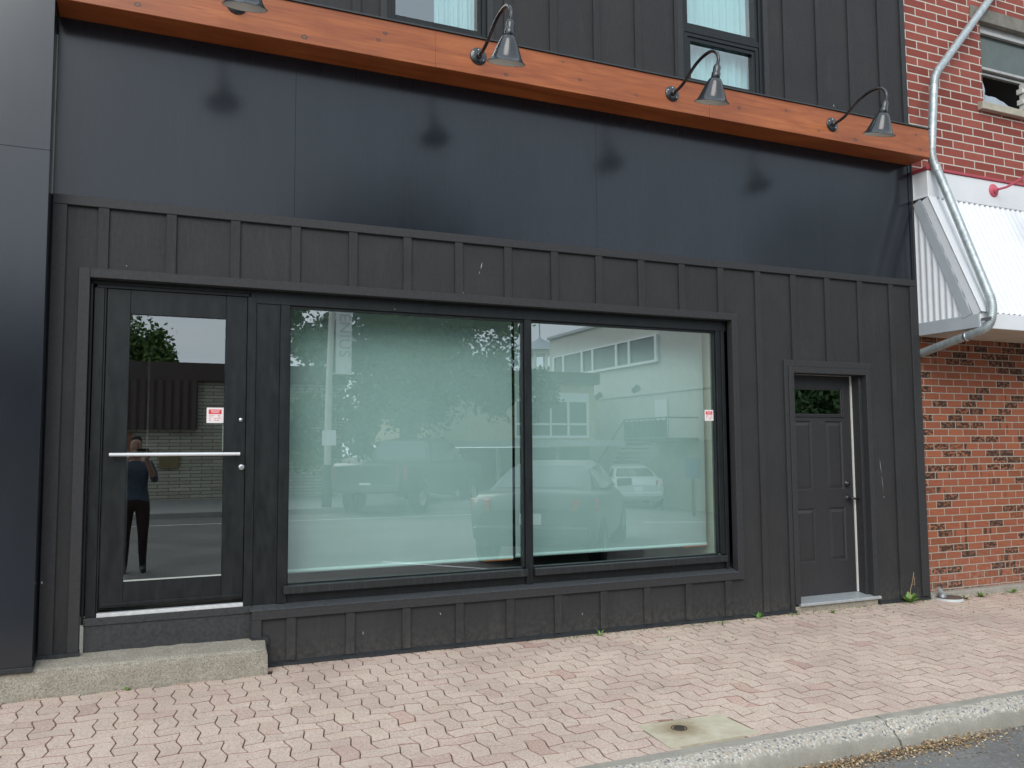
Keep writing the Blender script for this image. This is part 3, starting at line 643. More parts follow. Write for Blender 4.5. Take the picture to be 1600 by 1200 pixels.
m = MB(); m.lathe([(0, .016), (.006, .016), (.014, .017), (.020, .012), (.022, 0)], (.617, .06, Z(-.121)), (0, -1, 0), 22); m.build('lock', chrome_m, door)
m = MB(); m.box(-.245, .640, .028, .075, Z(-1.052), Z(-1.028)); th = m.build('threshold', plain('worn_aluminium', (.70, .71, .71), .4, .3, .12, 30), door, bevel=.002)
m = MB(); m.box(-.320, .690, .020, .08, Z(-1.098), Z(-1.0525)); m.box(-.315, .685, .030, .09, Z(-1.27), Z(-1.098)); m.build('kick_plate', m_trim('scuffed_kick', (.030, .032, .034), (.060, .061, .062), .4, .5), B, bevel=.002)
# interior things seen through the door: an inner light frame
m = MB(); m.box(.02, .034, .9, .92, Z(-.02), Z(.7)); m.box(-.6, .0198, .9, .92, Z(-.02), Z(-.006)); m.box(-.55, -.1, .95, 1.2, Z(-1.05), Z(.0))
m.build('inner_shelf', plain('inner_trim', (.35, .34, .31), .6), B)

# --- side door
S = MB(); yD = .135
sx0, sx1, sz0, sz1 = 5.372, 6.214, Z(-1.375), Z(.658)
lite = (5.52, 6.095, Z(.295), Z(.525))
pan = [(5.500, 5.722, Z(-.413), Z(.229)), (5.893, 6.100, Z(-.413), Z(.229)), (5.500, 5.735, Z(-1.076), Z(-.582)), (5.900, 6.108, Z(-1.076), Z(-.582))]
sheet_holes(S, sx0, sx1, sz0, sz1, [lite]+pan, yD)
for a, b, c, e in pan:      # moulded raised panels: groove, slope, field
    rs = [(0, 0), (.010, .010), (.018, .010), (.042, .001)]
    prev = None
    for ins, dy in rs:
        q = [(a+ins, yD+dy, c+ins), (b-ins, yD+dy, c+ins), (b-ins, yD+dy, e-ins), (a+ins, yD+dy, e-ins)]
        if prev: 
            for k in range(4): S.quad(prev[k], prev[(k+1) % 4], q[(k+1) % 4], q[k])
        prev = q
    S.quad(*prev)
S.box(sx0, sx1, yD+.012, yD+.045, sz0, Z(.28)); S.box(sx0, sx1, yD+.012, yD+.045, Z(.54), sz1)
S.box(lite[1], sx1, yD+.001, yD+.045, Z(.2802), Z(.5398)); S.box(sx0, lite[0], yD+.001, yD+.045, Z(.2802), Z(.5398))
sdoor_m = m_trim('satin_door_paint', (.030, .029, .031), (.040, .039, .041), .42, .08)
sd_ = S.build('side_door', sdoor_m, B)
m = MB(); frame(m, lite[0]-.028, lite[1]+.028, lite[2]-.028, lite[3]+.028, .014, yD-.012, yD+.01); frame(m, lite[0]-.0138, lite[1]+.0138, lite[2]-.0138, lite[3]+.0138, .016, yD-.006, yD+.01); m.build('lite_frame', sdoor_m, sd_, bevel=.003)
m = MB(); m.pane(lite[0], lite[1], yD+.004, yD+.010, lite[2], lite[3]); m.build('pane', [m_glass('side_lite_glass', (.5, .56, .5), 3.3), clear_m], sd_)
m = MB(); m.lathe([(0, .03), (.016, .028), (.018, .012), (.031, .010), (.034, 0)], (6.135, yD, Z(-.362)), (0, -1, 0), 22); m.build('deadbolt', black_m, sd_)
m = MB(); m.lathe([(0, .02), (.020, .018), (.028, .008), (.033, 0)], (6.14, yD, Z(-.500)), (0, -1, 0), 22); m.tube([(6.14, yD-.01, Z(-.500)), (6.14, yD-.055, Z(-.500)), (6.155, yD-.062, Z(-.501)), (6.20, yD-.058, Z(-.504)), (6.235, yD-.056, Z(-.503))], [.011, .011, .011, .009, .008], 10); m.build('lever_handle', black_m, sd_)
m = MB(); m.box(6.214, 6.226, yD-.014, yD+.02, sz0, Z(.668)); m.box(5.385, 6.214, yD-.012, yD+.02, Z(.659), Z(.667)); m.build('weatherstrip', plain('white_weatherstrip', (.72, .70, .65), .6, 0, .04), sd_)
m = MB(); m.box(6.226, 6.262, .03, .18, Z(-1.40), Z(.676)); m.box(5.385, 6.262, .03, .18, Z(.6762), Z(.70))
m.box(6.2625, 6.318, -.030, .12, Z(-1.402), Z(.716)); m.box(5.330, 5.388, -.030, .12, Z(-1.405), Z(.716)); m.box(5.3885, 6.262, -.0302, .12, Z(.660), Z(.716))
# flat outer casing
m.box(5.285, 5.3298, -.021, .01, Z(-1.48), Z(.778)); m.hexa([(5.3302, -.021, Z(.7165)), (6.318, -.021, Z(.7165)), (6.318, .01, Z(.7165)), (5.3302, .01, Z(.7165)), (5.3302, -.021, Z(.778)), (6.362, -.021, Z(.778)), (6.362, .01, Z(.778)), (5.3302, .01, Z(.778))])
m.build('door_casing', trim_m, sd_, bevel=.003)
m = MB(); m.hexa([(5.375, -.045, Z(-1.425)), (6.335, -.045, Z(-1.427)), (6.335, .15, Z(-1.427)), (5.375, .15, Z(-1.425)), (5.375, -.045, Z(-1.400)), (6.335, -.045, Z(-1.402)), (6.30, .15, Z(-1.376)), (5.39, .15, Z(-1.376))])
m.build('threshold', plain('mill_aluminium', (.50, .53, .54), .42, .45, .1, 25), sd_, bevel=.003)
m = MB(); m.box(5.33, 6.31, -.02, .1, -.16, Z(-1.428)); m.build('threshold_base', conc_m, sd_)

# --- upper windows
cur_m = plain('pale_curtain', (.46, .62, .62), .9, 0, .03)
def curtain(x0, x1, z0, z1, y):
    mb = MB(); n = 60; vs = []
    for i in range(n+1):
        x = x0+(x1-x0)*i/n; yy = y+.018*math.sin(i*.9)+.01*math.sin(i*.37)
        vs += [(x, yy, z0), (x, yy, z1)]
    mb.add(vs, [(2*i, 2*i+2, 2*i+3, 2*i+1) for i in range(n)], 0, True); return mb
h = UW[0]; m = MB(); frame(m, h[0]+.002, h[1]-.002, h[2]+.002, h[3]-.002, .036, .0, .08); frame(m, h[0]+.0382, h[1]-.0382, h[2]+.0382, h[3]-.0382, .036, .015, .08)
uw = m.build('upper_window', frame_m, B, bevel=.002)
m = MB(); m.pane(1.672, 2.34, .05, .056, h[2]+.06, h[3]-.07); m.build('pane', [upglass_m, clear_m], uw); curtain(2.02, 2.36, h[2], h[3], .14).build('curtain', cur_m, uw)
h = UW[1]; m = MB(); frame(m, h[0]+.002, h[1]-.002, h[2]+.002, h[3]-.002, .034, .0, .08)
m.box(h[0]+.0362, h[1]-.0362, .006, .08, Z(3.668), Z(3.718)); frame(m, 4.3045, 5.1285, Z(3.7182), h[3]-.04, .040, .016, .08); frame(m, 4.3045, 5.1285, Z(3.188), Z(3.6678), .034, .012, .08); frame(m, 4.3387, 5.0943, Z(3.2222), Z(3.6336), .036, .022, .08)
uw = m.build('upper_window', frame_m, B, bevel=.002)
m = MB(); m.pane(4.345, 5.09, .05, .056, Z(3.758), h[3]-.05); m.build('pane', [upglass_m, clear_m], uw)
m = MB(); m.pane(4.374, 5.06, .05, .056, Z(3.257), Z(3.60)); m.build('pane', [upglass_m, clear_m], uw); curtain(4.40, 5.10, h[2], h[3], .16).build('curtain', cur_m, uw)

# --- roller blinds (hang inside the windows)
def blind(x0, x1, zb, lab):
    e = empty('roller_blind', ((x0+x1)/2, .36, zb), lab, 'roller blind', 'roller blinds in the shop window')
    mb = MB(); n = 24; vs = []
    for i in range(n+1):
        for j in range(9):
            x = x0+(x1-x0)*i/n; zz_ = zb+.02+(Z(1.2)-zb)*j/8
            vs.append((x, .36+.003*math.sin(i*.7)+.002*math.sin(j+i*.3), zz_))
    mb.add(vs, [(i*9+j, (i+1)*9+j, (i+1)*9+j+1, i*9+j+1) for i in range(n) for j in range(8)], 0, True); mb.build('cloth', blind_m, e)
    mb = MB(); mb.tube([(x0, .36, zb+.012), (x1, .36, zb+.012)], .015, 14); mb.build('bottom_bar', tube_m, e)
    mb = MB(); mb.box(x1-.26, x1-.01, .342, .3462, zb-.0045, zb+.004); mb.build('price_tape', plain('orange_tape', (.65, .18, .06), .6), e)
blind(.80, 2.764, Z(-.899), 'left white roller blind, wider one behind the left shop pane')
blind(2.790, 4.668, Z(-.888), 'right white roller blind behind the right shop pane')

# --- stickers on the glass
st_w = plain('sticker_white', (.82, .76, .74), .5, 0, .02); st_r = plain('sticker_red', (.75, .04, .06), .5, 0, .04)
def sticker(x0, x1, z0, z1, y, lab):
    mb = MB(); mb.box(x0, x1, y-.0012, y, z0, z1); w_, h_ = x1-x0, z1-z0
    mb.box(x0+w_*.12, x1-w_*.12, y-.0018, y-.0012, z1-h_*.42, z1-h_*.12, 1)
    for q in range(3): mb.box(x0+w_*(.22+.03*q), x1-w_*(.22+.03*q), y-.0022, y-.0018, z1-h_*(.20+.07*q), z1-h_*(.175+.07*q), 0)
    rr = random.Random(4)
    for q in range(4):
        xx = x0+w_*.16
        while xx < x1-w_*.18:
            l_ = w_*rr.uniform(.05, .14); zq = z0+h_*(.48-.11*q)
            if rr.random() < .72: mb.box(xx, xx+l_, y-.0018, y-.0012, zq, zq+h_*.035, 1)
            xx += l_+w_*.04
    tag(mb.build('sticker', [st_w, st_r], loc=((x0+x1)/2, y, z0)), lab, 'sticker', 'red and white notice stickers')
sticker(.388, .497, Z(.180), Z(.284), .077, 'red and white notice sticker on the glass door pane')
sticker(4.480, 4.572, Z(.222), Z(.316), .087, 'red and white notice sticker at the right edge of the shop window')

# --- gooseneck lamps on the beam
def lamp(px, first=None, lab=''):
    g = 'gooseneck lamps along the cedar beam'
    if first is None:
        e = empty('wall_lamp', (px, -.265, Z(2.93)), lab, 'wall lamp', g)
        mb = MB(); mb.lathe([(0, .014), (.018, .014), (.03, .012), (.062, .010), (.066, .006), (.067, 0)], (px, -.265, Z(2.93)), (0, -1, 0), 28); mb.build('wall_plate', lampgrey_m, e)
        for sx_, sz_ in ((-.04, .025), (.038, -.028), (.0, .048)):
            mb = MB(); mb.lathe([(0, .004), (.004, .003), (.006, 0)], (px+sx_, -.275, Z(2.93)+sz_), (0, -1, 0), 10); mb.build('screw', chrome_m, e)
        P = [(-.265, 2.93), (-.33, 2.932), (-.40, 2.945), (-.46, 2.968), (-.52, 3.0), (-.59, 3.035), (-.67, 3.058), (-.75, 3.064), (-.82, 3.05), (-.868, 3.01), (-.886, 2.96)]
        mb = MB(); pts = []
        for i in range(len(P)-1):
            for q in range(4):
                t = q/4; p0 = P[max(i-1, 0)]; p1 = P[i]; p2 = P[i+1]; p3 = P[min(i+2, len(P)-1)]
                cr_ = [.5*(2*p1[k]+(p2[k]-p0[k])*t+(2*p0[k]-5*p1[k]+4*p2[k]-p3[k])*t*t+(3*p1[k]-p0[k]-3*p2[k]+p3[k])*t**3) for k in (0, 1)]
                pts.append((px, cr_[0], Z(cr_[1])))
        pts.append((px, -.886, Z(2.96))); pts.append((px, -.872, Z(2.905))); mb.tube(pts, .0132, 12); mb.lathe([(.024, 0), (.022, .02), (.014, .03), (.0115, .03)], (px, -.279, Z(2.93)), (0, -1, 0), 18); mb.build('gooseneck_arm', lampgrey_m, e)
        c = (px, -.790, Z(2.655)); AXL = (0, -.292, .956)
        mb = MB(); mb.lathe([(.012, .285), (.020, .278), (.026, .264), (.029, .260), (.029, .220), (.034, .217), (.034, .166), (.028, .160)], c, AXL, n=28); mb.build('socket_cap', lampgrey_m, e)
        mb = MB(); mb.lathe([(.0, .181), (.032, .180), (.046, .170), (.060, .146), (.080, .095), (.105, .034), (.125, .003), (.133, .0), (.1335, -.003), (.130, -.003)], c, AXL, n=40)
        sh = mb.build('lamp_shade', lampgrey_m, e)
        mb = MB(); mb.lathe([(.0, .174), (.040, .166), (.056, .142), (.077, .090), (.102, .030), (.1295, -.0025)], c, AXL, n=40); mb.build('shade_lining', cream_m, sh)
        mb = MB(); mb.lathe([(.0, .05), (.02, .055), (.03, .08), (.028, .11), (.014, .13), (.014, .17)], c, AXL, n=16); mb.build('bulb', plain('frosted_bulb', (.8, .8, .78), .3, 0, .02), sh)
        return e
    def cp(o, par):
        c = o.copy(); COL.objects.link(c)
        if par: c.parent = par
        for ch in list(o.children): cp(ch, c)
        return c
    e = cp(first, None); e.location.x = px; e['label'] = lab; return e
L0 = lamp(.504, None, 'black gooseneck lamp at the left end of the beam, cut by the picture edge')
for px, lab in [(2.236, 'black gooseneck lamp on the beam just right of the upper window with one tall pane'), (3.968, 'black gooseneck lamp in front of the two-part upper window'), (5.713, 'black gooseneck lamp nearest the downspout, at the right end of the beam')]: lamp(px, L0, lab)
L0.location.z += .035

# ================================================================== LEFT METAL-CLAD PIER
m = MB(); px1 = -.568
for z0, z1 in [(Z(-1.262), Z(1.8395)), (Z(1.841), Z(5.0)), (Z(5.004), 7.2)]:
    m.box(-3.2, px1, -.205, .3, z0, z1)
P_ = m.build('metal_pier', m_panel(1.66), None, bevel=.001, loc=(-1.8, 0, 0)); tag(P_, 'smooth black metal clad pier left of the glass door', 'clad pier')
m = MB(); m.box(-3.2, px1+.008, -.222, .01, Z(-1.290), Z(-1.262)); m.build('base_flashing', m_trim('pier_flashing', (.02, .022, .024), (.04, .043, .046), .4, .2), P_, bevel=.002)
m = MB(); m.box(px1+.0005, px1+.006, -.03, .0, Z(1.62), Z(2.66)); m.build('sealant_bead', plain('old_caulk', (.30, .29, .24), .7), P_)

# ================================================================== RIGHT BRICK BUILDING
RB = empty('brick_building', (10, .05, 0), 'two-storey red brick building with cream mortar on the right', 'building')
m = MB(); wz = (8.185, 11.2, Z(3.655), Z(4.60)); sheet_holes(m, BX1-.05, 40, Z(2.2), 9, [wz], .05)
m.quad((wz[0], .05, wz[2]), (wz[0], .05, wz[3]), (wz[0], .22, wz[3]), (wz[0], .22, wz[2]), 0); m.quad((wz[0], .05, wz[3]), (wz[1], .05, wz[3]), (wz[1], .22, wz[3]), (wz[0], .22, wz[3]))
m.quad((BX1-.05, .05, 9), (40, .05, 9), (40, 9, 9), (BX1-.05, 9, 9)); m.quad((40, .05, -.5), (40, 9, -.5), (40, 9, 9), (40, .05, 9))
m.build('upper_wall', bru_m, RB)
m = MB(); m.quad((BX1-.05, .05, -1.7), (40, .05, -1.7), (40, .05, Z(2.2)), (BX1-.05, .05, Z(2.2))); m.build('lower_wall', brl_m, RB)
m = MB(); m.box(BX1+.02, 10, -.035, .06, -.3, .03); m.build('foundation', m_concrete('foundation', (.36, .33, .28), (.50, .47, .41), .3), RB, bevel=.006)
stone = plain('limestone', (.42, .38, .30), .85, 0, .15, 12)
m = MB(); m.box(8.03, 11.5, .030, .2, Z(4.565), Z(4.715)); m.build('lintel', plain('weathered_lintel', (.20, .185, .155), .85, 0, .2, 12), RB, bevel=.004)
m = MB(); m.hexa([(8.095, -.01, Z(3.565)), (11.4, -.01, Z(3.565)), (11.4, .22, Z(3.565)), (8.095, .22, Z(3.565)), (8.095, -.01, Z(3.645)), (11.4, -.01, Z(3.645)), (11.4, .22, Z(3.668)), (8.095, .22, Z(3.668))]); m.build('window_sill', stone, RB, bevel=.004)
alum = plain('weathered_aluminium', (.45, .44, .42), .5, .3, .12, 15)
m = MB(); frame(m, 8.187, 9.9, Z(3.67), Z(4.565), .022, .10, .16, 0, .02, .06); m.box(8.21, 9.878, .085, .15, Z(4.06), Z(4.09)); m.box(8.21, 9.878, .12, .16, Z(4.02), Z(4.045)); m.box(8.21, 9.878, .08, .12, Z(4.465), Z(4.50))
ww = m.build('sash_window', alum, RB, bevel=.002)
m = MB(); m.box(8.21, 9.878, .125, .13, Z(4.09), Z(4.47)); m.build('pane', plain('dim_upper_pane', (.09, .11, .10), .12), ww)
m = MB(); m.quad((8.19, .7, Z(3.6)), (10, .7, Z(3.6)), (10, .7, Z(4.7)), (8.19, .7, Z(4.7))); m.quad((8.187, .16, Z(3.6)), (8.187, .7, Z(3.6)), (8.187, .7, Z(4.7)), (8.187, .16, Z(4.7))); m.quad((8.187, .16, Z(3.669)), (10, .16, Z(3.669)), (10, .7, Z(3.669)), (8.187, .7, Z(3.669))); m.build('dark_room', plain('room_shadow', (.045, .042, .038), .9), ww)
m = MB(); vs = []
for i in range(13):
    x = 8.2+.55*i/12; zt = 3.70+.105*(1-i/12)**.8+.006*math.sin(i*1.7); vs += [(x, .075+.006*math.sin(i), Z(3.672)), (x, .095+.01*math.sin(i*.8), Z(zt))]
m.add(vs, [(2*i, 2*i+2, 2*i+3, 2*i+1) for i in range(12)], 0, True); m.tube([(8.22, .09, Z(3.68)), (8.225, .09, Z(3.82)), (8.235, .10, Z(3.90))], [.02, .03, .018], 8)
tag(m.build('plastic_sheet', plain('milky_plastic', (.34, .39, .43), .4), loc=(8.4, .08, Z(3.67))), 'crumpled milky plastic sheet lying on the upstairs window sill', 'plastic sheet')
bx_m = plain('white_moulding', (.62, .60, .55), .7, 0, .05)
bs = None
for k, (dxx, dy) in enumerate([(.0, .0), (-.02, .01), (.01, .0), (-.015, .015), (.02, .005)]):
    z0 = Z(3.675)+k*.062; 
    mb = MB(); mb.box(8.80+dxx, 9.15+dxx, .01+dy, .079+dy, z0, z0+.056); mb.box(8.80+dxx, 9.15+dxx, .004+dy, .0098+dy, z0+.006, z0+.02)
    lb = ['bottom', 'second from the bottom', 'middle', 'second from the top', 'topmost'][k]
    tag(mb.build('white_board', bx_m, bevel=.002, loc=(8.95, .04, z0)), lb+' white board of the stack on the upstairs brick window sill' if k != 2 else 'middle white board of the stack on the upstairs brick window sill', 'board', 'white boards stacked on the upstairs sill')
# ---- awning
AW = empty('metal_awning', (9.5, 0, Z(1.05)), 'white corrugated metal awning with grey trim and red cap on the brick building', 'awning')
ax0, ax1 = 7.0, 30
m = MB(); m.box(7.012, ax1, -.18, .045, Z(2.437), Z(2.702)); m.box(6.985, 7.010, -.02, .045, Z(2.44), Z(2.70)); m.build('top_fascia', white_m, AW, bevel=.004)
m = MB(); m.box(6.99, ax1, -.195, .045, Z(2.704), Z(2.732)); m.build('cap', red_m, AW, bevel=.004)
def corr(mb, along0, along1, f, pitch, amp, n_per=8):
    n = int((along1-along0)/pitch*n_per); vs = []
    for i in range(n+1):
        t = along0+(along1-along0)*i/n; w_ = math.cos(2*math.pi*(t-along0)/pitch)
        vs += list(f(t, amp*w_))
    mb.add(vs, [(2*i, 2*i+2, 2*i+3, 2*i+1) for i in range(n)], 0, True)
A_t, A_b = Vector((-.165, Z(2.440))), Vector((-.665, Z(1.215)))
dn = (A_b-A_t).normalized(); nn_ = Vector((dn.y, -dn.x)); 
if nn_.x > 0: nn_ = -nn_
m = MB()
corr(m, 7.03, ax1, lambda t, w_: ((t, A_b.x+nn_.x*w_, A_b.y+nn_.y*w_), (t, A_t.x+nn_.x*w_, A_t.y+nn_.y*w_)), .0762, .0125)
m.build('corrugated_roof', white_m, AW)
m = MB()      # triangular corrugated end
def tri_side(t, w_):
    k = (t-(-.66))/(-.10+.66); zt = Z(1.19)+(Z(2.40)-Z(1.19))*min(1, max(0, k)); return ((ax0+w_, t, Z(1.19)), (ax0+w_, t, zt))
corr(m, -.655, -.0, tri_side, .068, .007)
m.build('end_panel', white_m, AW)
m = MB()
def strip(mb, a, b, wdt, x0, x1, mi=0):   # strip in the y-z plane from a to b
    a, b = Vector(a), Vector(b); dd = (b-a).normalized(); n2 = Vector((-dd.y, dd.x))*wdt
    q = [a, b, b+n2, a+n2]; mb.hexa([(x0, q[0].x, q[0].y), (x1, q[0].x, q[0].y), (x1, q[1].x, q[1].y), (x0, q[1].x, q[1].y), (x0, q[3].x, q[3].y), (x1, q[3].x, q[3].y), (x1, q[2].x, q[2].y), (x0, q[2].x, q[2].y)], mi)
strip(m, (-.105, Z(2.425)), (-.605, Z(1.205)), .095, 6.985, 6.9915); m.build('end_trim', grey_m, AW, bevel=.002)
m = MB(); strip(m, (-.185, Z(2.43)), (-.695, Z(1.21)), .075, 6.992, 7.0); strip(m, (-.195, Z(2.43)), (-.705, Z(1.21)), -.008, 6.985, 7.10); m.box(6.984, 6.992, .02, .045, Z(1.19), Z(2.43)); m.box(6.984, 7.02, -.19, .04, Z(2.428), Z(2.438)); m.build('corner_flashing', white_m, AW, bevel=.002)
m = MB(); m.box(6.990, 7.0005, -.675, .035, Z(1.072), Z(1.196)); m.build('end_fascia', grey_m, AW, bevel=.002)
m = MB(); m.box(7.001, ax1, -.685, -.66, Z(1.066), Z(1.208)); m.build('front_fascia', white_m, AW, bevel=.003)
m = MB(); m.box(7.0, ax1, -.66, .045, Z(1.075), Z(1.095)); m.build('soffit', plain('beige_soffit', (.50, .44, .36), .7), AW)
# ---- pink gooseneck
PK = empty('wall_lamp', (7.955, -.18, Z(2.603)), 'pink red gooseneck lamp on the white awning fascia, cut by the right picture edge', 'wall lamp')
pink = plain('faded_pink_paint', (.55, .10, .14), .5)
m = MB(); m.lathe([(0, .016), (.02, .016), (.032, .012), (.066, .008), (.07, 0)], (7.955, -.18, Z(2.603)), (0, -1, 0), 26); m.build('wall_plate', pink, PK)
m = MB(); m.lathe([(.026, 0), (.026, .03), (.014, .045)], (7.955, -.19, Z(2.603)), (0, -1, 0), 18); m.tube([(7.955, -.2, Z(2.603)), (7.99, -.30, Z(2.61)), (8.02, -.42, Z(2.65)), (8.05, -.52, Z(2.72)), (8.07, -.62, Z(2.77)), (8.08, -.70, Z(2.76)), (8.085, -.74, Z(2.68))], .0125, 12); m.build('gooseneck_arm', pink, PK)
m = MB(); m.lathe([(0, .2), (.035, .2), (.06, .17), (.13, .0), (.135, -.003)], (8.085, -.74, Z(2.47)), n=32); m.build('lamp_shade', pink, PK)
# ---- downspout
m = MB()
def bendy(pts, nsub=10, rad=.12):
    pts = [Vector(p) for p in pts]; o = [pts[0]]
    for i in range(1, len(pts)-1):
        a, b, c = pts[i-1], pts[i], pts[i+1]; r1 = min(rad, (a-b).length*.45, (c-b).length*.45); p = b+(a-b).normalized()*r1; q = b+(c-b).normalized()*r1
        for k in range(nsub+1): t = k/nsub; o.append(p*(1-t)**2+b*2*t*(1-t)+q*t*t)
    o.append(pts[-1]); return o
dp = bendy([(8.6, .0, Z(5.15)), (7.985, -.10, Z(4.58)), (7.235, -.235, Z(3.66)), (6.995, -.31, Z(2.80)), (6.99, -.305, Z(2.66)), (7.09, -.79, Z(1.225)), (6.99, -.80, Z(1.05)), (6.82, -.45, Z(1.0)), (6.965, -.02, Z(.93))], 10, .09)
dp = bendy([(8.62, -.02, Z(5.19)), (7.196, -.16, Z(3.70)), (7.05, -.20, Z(2.815)), (7.09, -.26, Z(2.62)), (7.075, -.76, Z(1.27)), (7.02, -.76, Z(1.06)), (7.02, -.40, Z(.985)), (7.03, -.01, Z(.905))], 10, .10)
rr_ = []
for i, p in enumerate(dp): rr_.append(.040)
m.tube(dp, rr_, 18)
DSM = m
if True:
  for zc_, xc_, yc_ in [(2.70, 7.075, -.235)]: m.lathe([(.043, -.035), (.047, -.03), (.043, -.02), (.047, -.01), (.043, 0), (.047, .01), (.043, .02), (.047, .03), (.043, .035)], (xc_, yc_, Z(zc_)), (.1, -.2, -1), 20)
def ribs(ctr, axis, n, sp_, r0=.0405, r1=.0445):
    pr = []; 
    for k in range(n): pr += [(r0, k*sp_), (r1, k*sp_+sp_*.5)]
    pr.append((r0, n*sp_)); m.lathe(pr, ctr, axis, 20)
# ribs follow the pipe's bends
idx = [i for i in range(1, len(dp)-1)]
for i in idx:
    a = (dp[i]-dp[i-1]).normalized(); b = (dp[i+1]-dp[i]).normalized()
    if a.angle(b) > .02: m.lathe([(.0405, -.004), (.0435, 0), (.0405, .004)], dp[i], (a+b), 18)
DS = DSM.build('downspout', galv_m, None, loc=(7.05, 0, 0)); tag(DS, 'round galvanised downspout bending over the beam end and awning', 'downspout')
m = MB()
pB = Vector((7.02, -.62, Z(1.03))); m.lathe([(.042, -.014), (.044, -.014), (.044, .014), (.042, .014)], (7.02, -.52, Z(1.005)), (0, 1, -.2), 20); m.box(7.012, 7.03, -.54, -.52, Z(1.03), Z(1.09))
m.build('pipe_strap', chrome_m, DS); m = MB(); m.box(6.985, 7.0, -.80, -.70, Z(1.125), Z(1.150)); m.build('pipe_bracket', chrome_m, DS)
# drain lid at the wall foot
m = MB(); dc = (7.14, -.10, zsw(7.14, -.1)); m.lathe([(0, .028), (.118, .026), (.124, .020)], dc, n=36, mi=1); m.lathe([(.126, .020), (.128, .0), (.128, -.03)], dc, n=36); 
dr = m.build('drain_cap', [plain('pale_plastic', (.62, .66, .66), .5), plain('rust_brown_lid', (.11, .07, .06), .8)], None, loc=dc); tag(dr, 'round drain cap with brown lid and pale rim at the corner of the black wall', 'drain cap')
m = MB(); m.lathe([(.03, 0), (.03, .03)], (7.07, -.09, dc[2]+.02), (.3, 0, 1), 16); m.tube([(7.10, -.08, dc[2]+.02), (7.075, -.075, dc[2]+.06), (7.045, -.07, dc[2]+.11)], [.028, .024, .02], 10); m.build('pipe_stub', galv_m, dr)

# ================================================================== WEEDS
leaf_m = NT('weed_leaf'); at = leaf_m.node('ShaderNodeAttribute', _attribute_name='Col'); leaf_m.set(color=at.outputs['Color'], rough=.5); leaf_m = leaf_m.m
def blade(mb, o, ang, ln, wd, lift, c, droop=.5):
    mb.c = c; n = 6; d = Vector((math.cos(ang), math.sin(ang), 0)); s = Vector((-d.y, d.x, 0)); vs = []
    for i in range(n+1):
        t = i/n; p = Vector(o)+d*ln*t*math.cos(lift)+Vector((0, 0, ln*(math.sin(lift)*t-droop*t*t*.6))); w_ = wd*math.sin(math.pi*min(1, .12+t*.88))*(1+.25*math.sin(i*2.6)); p.z = max(p.z, o[2]+.002)
        vs += [p-s*w_, p+Vector((0, 0, -w_*.3)), p+s*w_]
    mb.add(vs, [(3*i+k, 3*i+k+1, 3*i+k+4, 3*i+k+3) for i in range(n) for k in (0, 1)], 0, True)
def weed(x, y, n, ln, wd, lab, stem=0, seed=1, grp=None, g=(.10, .22, .035)):
    rr = random.Random(seed); mb = MB(); o = (x, y, zsw(x, y))
    for k in range(n):
        v = rr.uniform(.8, 1.5); blade(mb, o, rr.uniform(0, 6.28), ln*1.3*rr.uniform(.6, 1.1), wd*1.2*rr.uniform(.7, 1.1), rr.uniform(.35, 1.25), (g[0]*v*rr.uniform(.9, 1.3), g[1]*v, g[2]*v))
    if stem:
        mb.c = (.45, .32, .17); mb.tube([o, (x+.01, y, o[2]+.12), (x+.03, y-.01, o[2]+.2), (x+.05, y-.01, o[2]+.28)], [.003, .0025, .002, .003], 6); mb.tube([(x+.02, y-.005, o[2]+.17), (x+.055, y-.01, o[2]+.16), (x+.052, y-.01, o[2]+.24)], .002, 5)
    return tag(mb.build('weed', leaf_m, loc=o), lab, 'weed', grp)
weed(6.66, -.075, 14, .115, .020, 'broad-leaved weed with a dry brown stalk at the black wall corner', 1, 3)
for q, (x, y, n, ln, wd, lab) in enumerate([(7.32, -.14, 9, .08, .010, 'small weed beside the round drain cap'), (7.55, -.12, 30, .065, .006, 'dense low weed clump under the brick wall'), (8.05, -.10, 10, .07, .007, 'thin weed under the brick wall by the right picture edge'), (4.86, -.08, 12, .07, .007, 'spiky weed left of the side door at the wall foot'), (5.28, -.07, 4, .09, .005, 'thin upright grass tuft beside the side door threshold'), (5.62, -.16, 7, .045, .006, 'tiny weed on the pavers before the side door'), (3.30, -.10, 8, .07, .006, 'sparse weed below the shop window wall'), (4.42, -.17, 6, .05, .005, 'small weed in the paver joint below the window corner')]):
    weed(x, y, n, ln, wd, lab, 0, 20+q, 'weeds along the wall foot')
weed(-.05, -.225, 5, .03, .008, 'tiny bright green weed at the foot of the concrete step', 0, 55)
m = MB(); rg = random.Random(31)
for _ in range(330):
    x = rg.uniform(2.9, 8.6); y = rg.uniform(-.75, -.06) if rg.random() < .35 else rg.uniform(-.14, -.05)
    for k in range(rg.randint(2, 4)): blade(m, (x+rg.gauss(0, .006), y+rg.gauss(0, .006), zsw(x, y)), rg.uniform(0, 6.28), rg.uniform(.012, .032), .0025, rg.uniform(.5, 1.3), (.12*rg.uniform(.7, 1.4), .17*rg.uniform(.8, 1.3), .05))
tag(m.build('grass_tufts', leaf_m), kind='stuff')

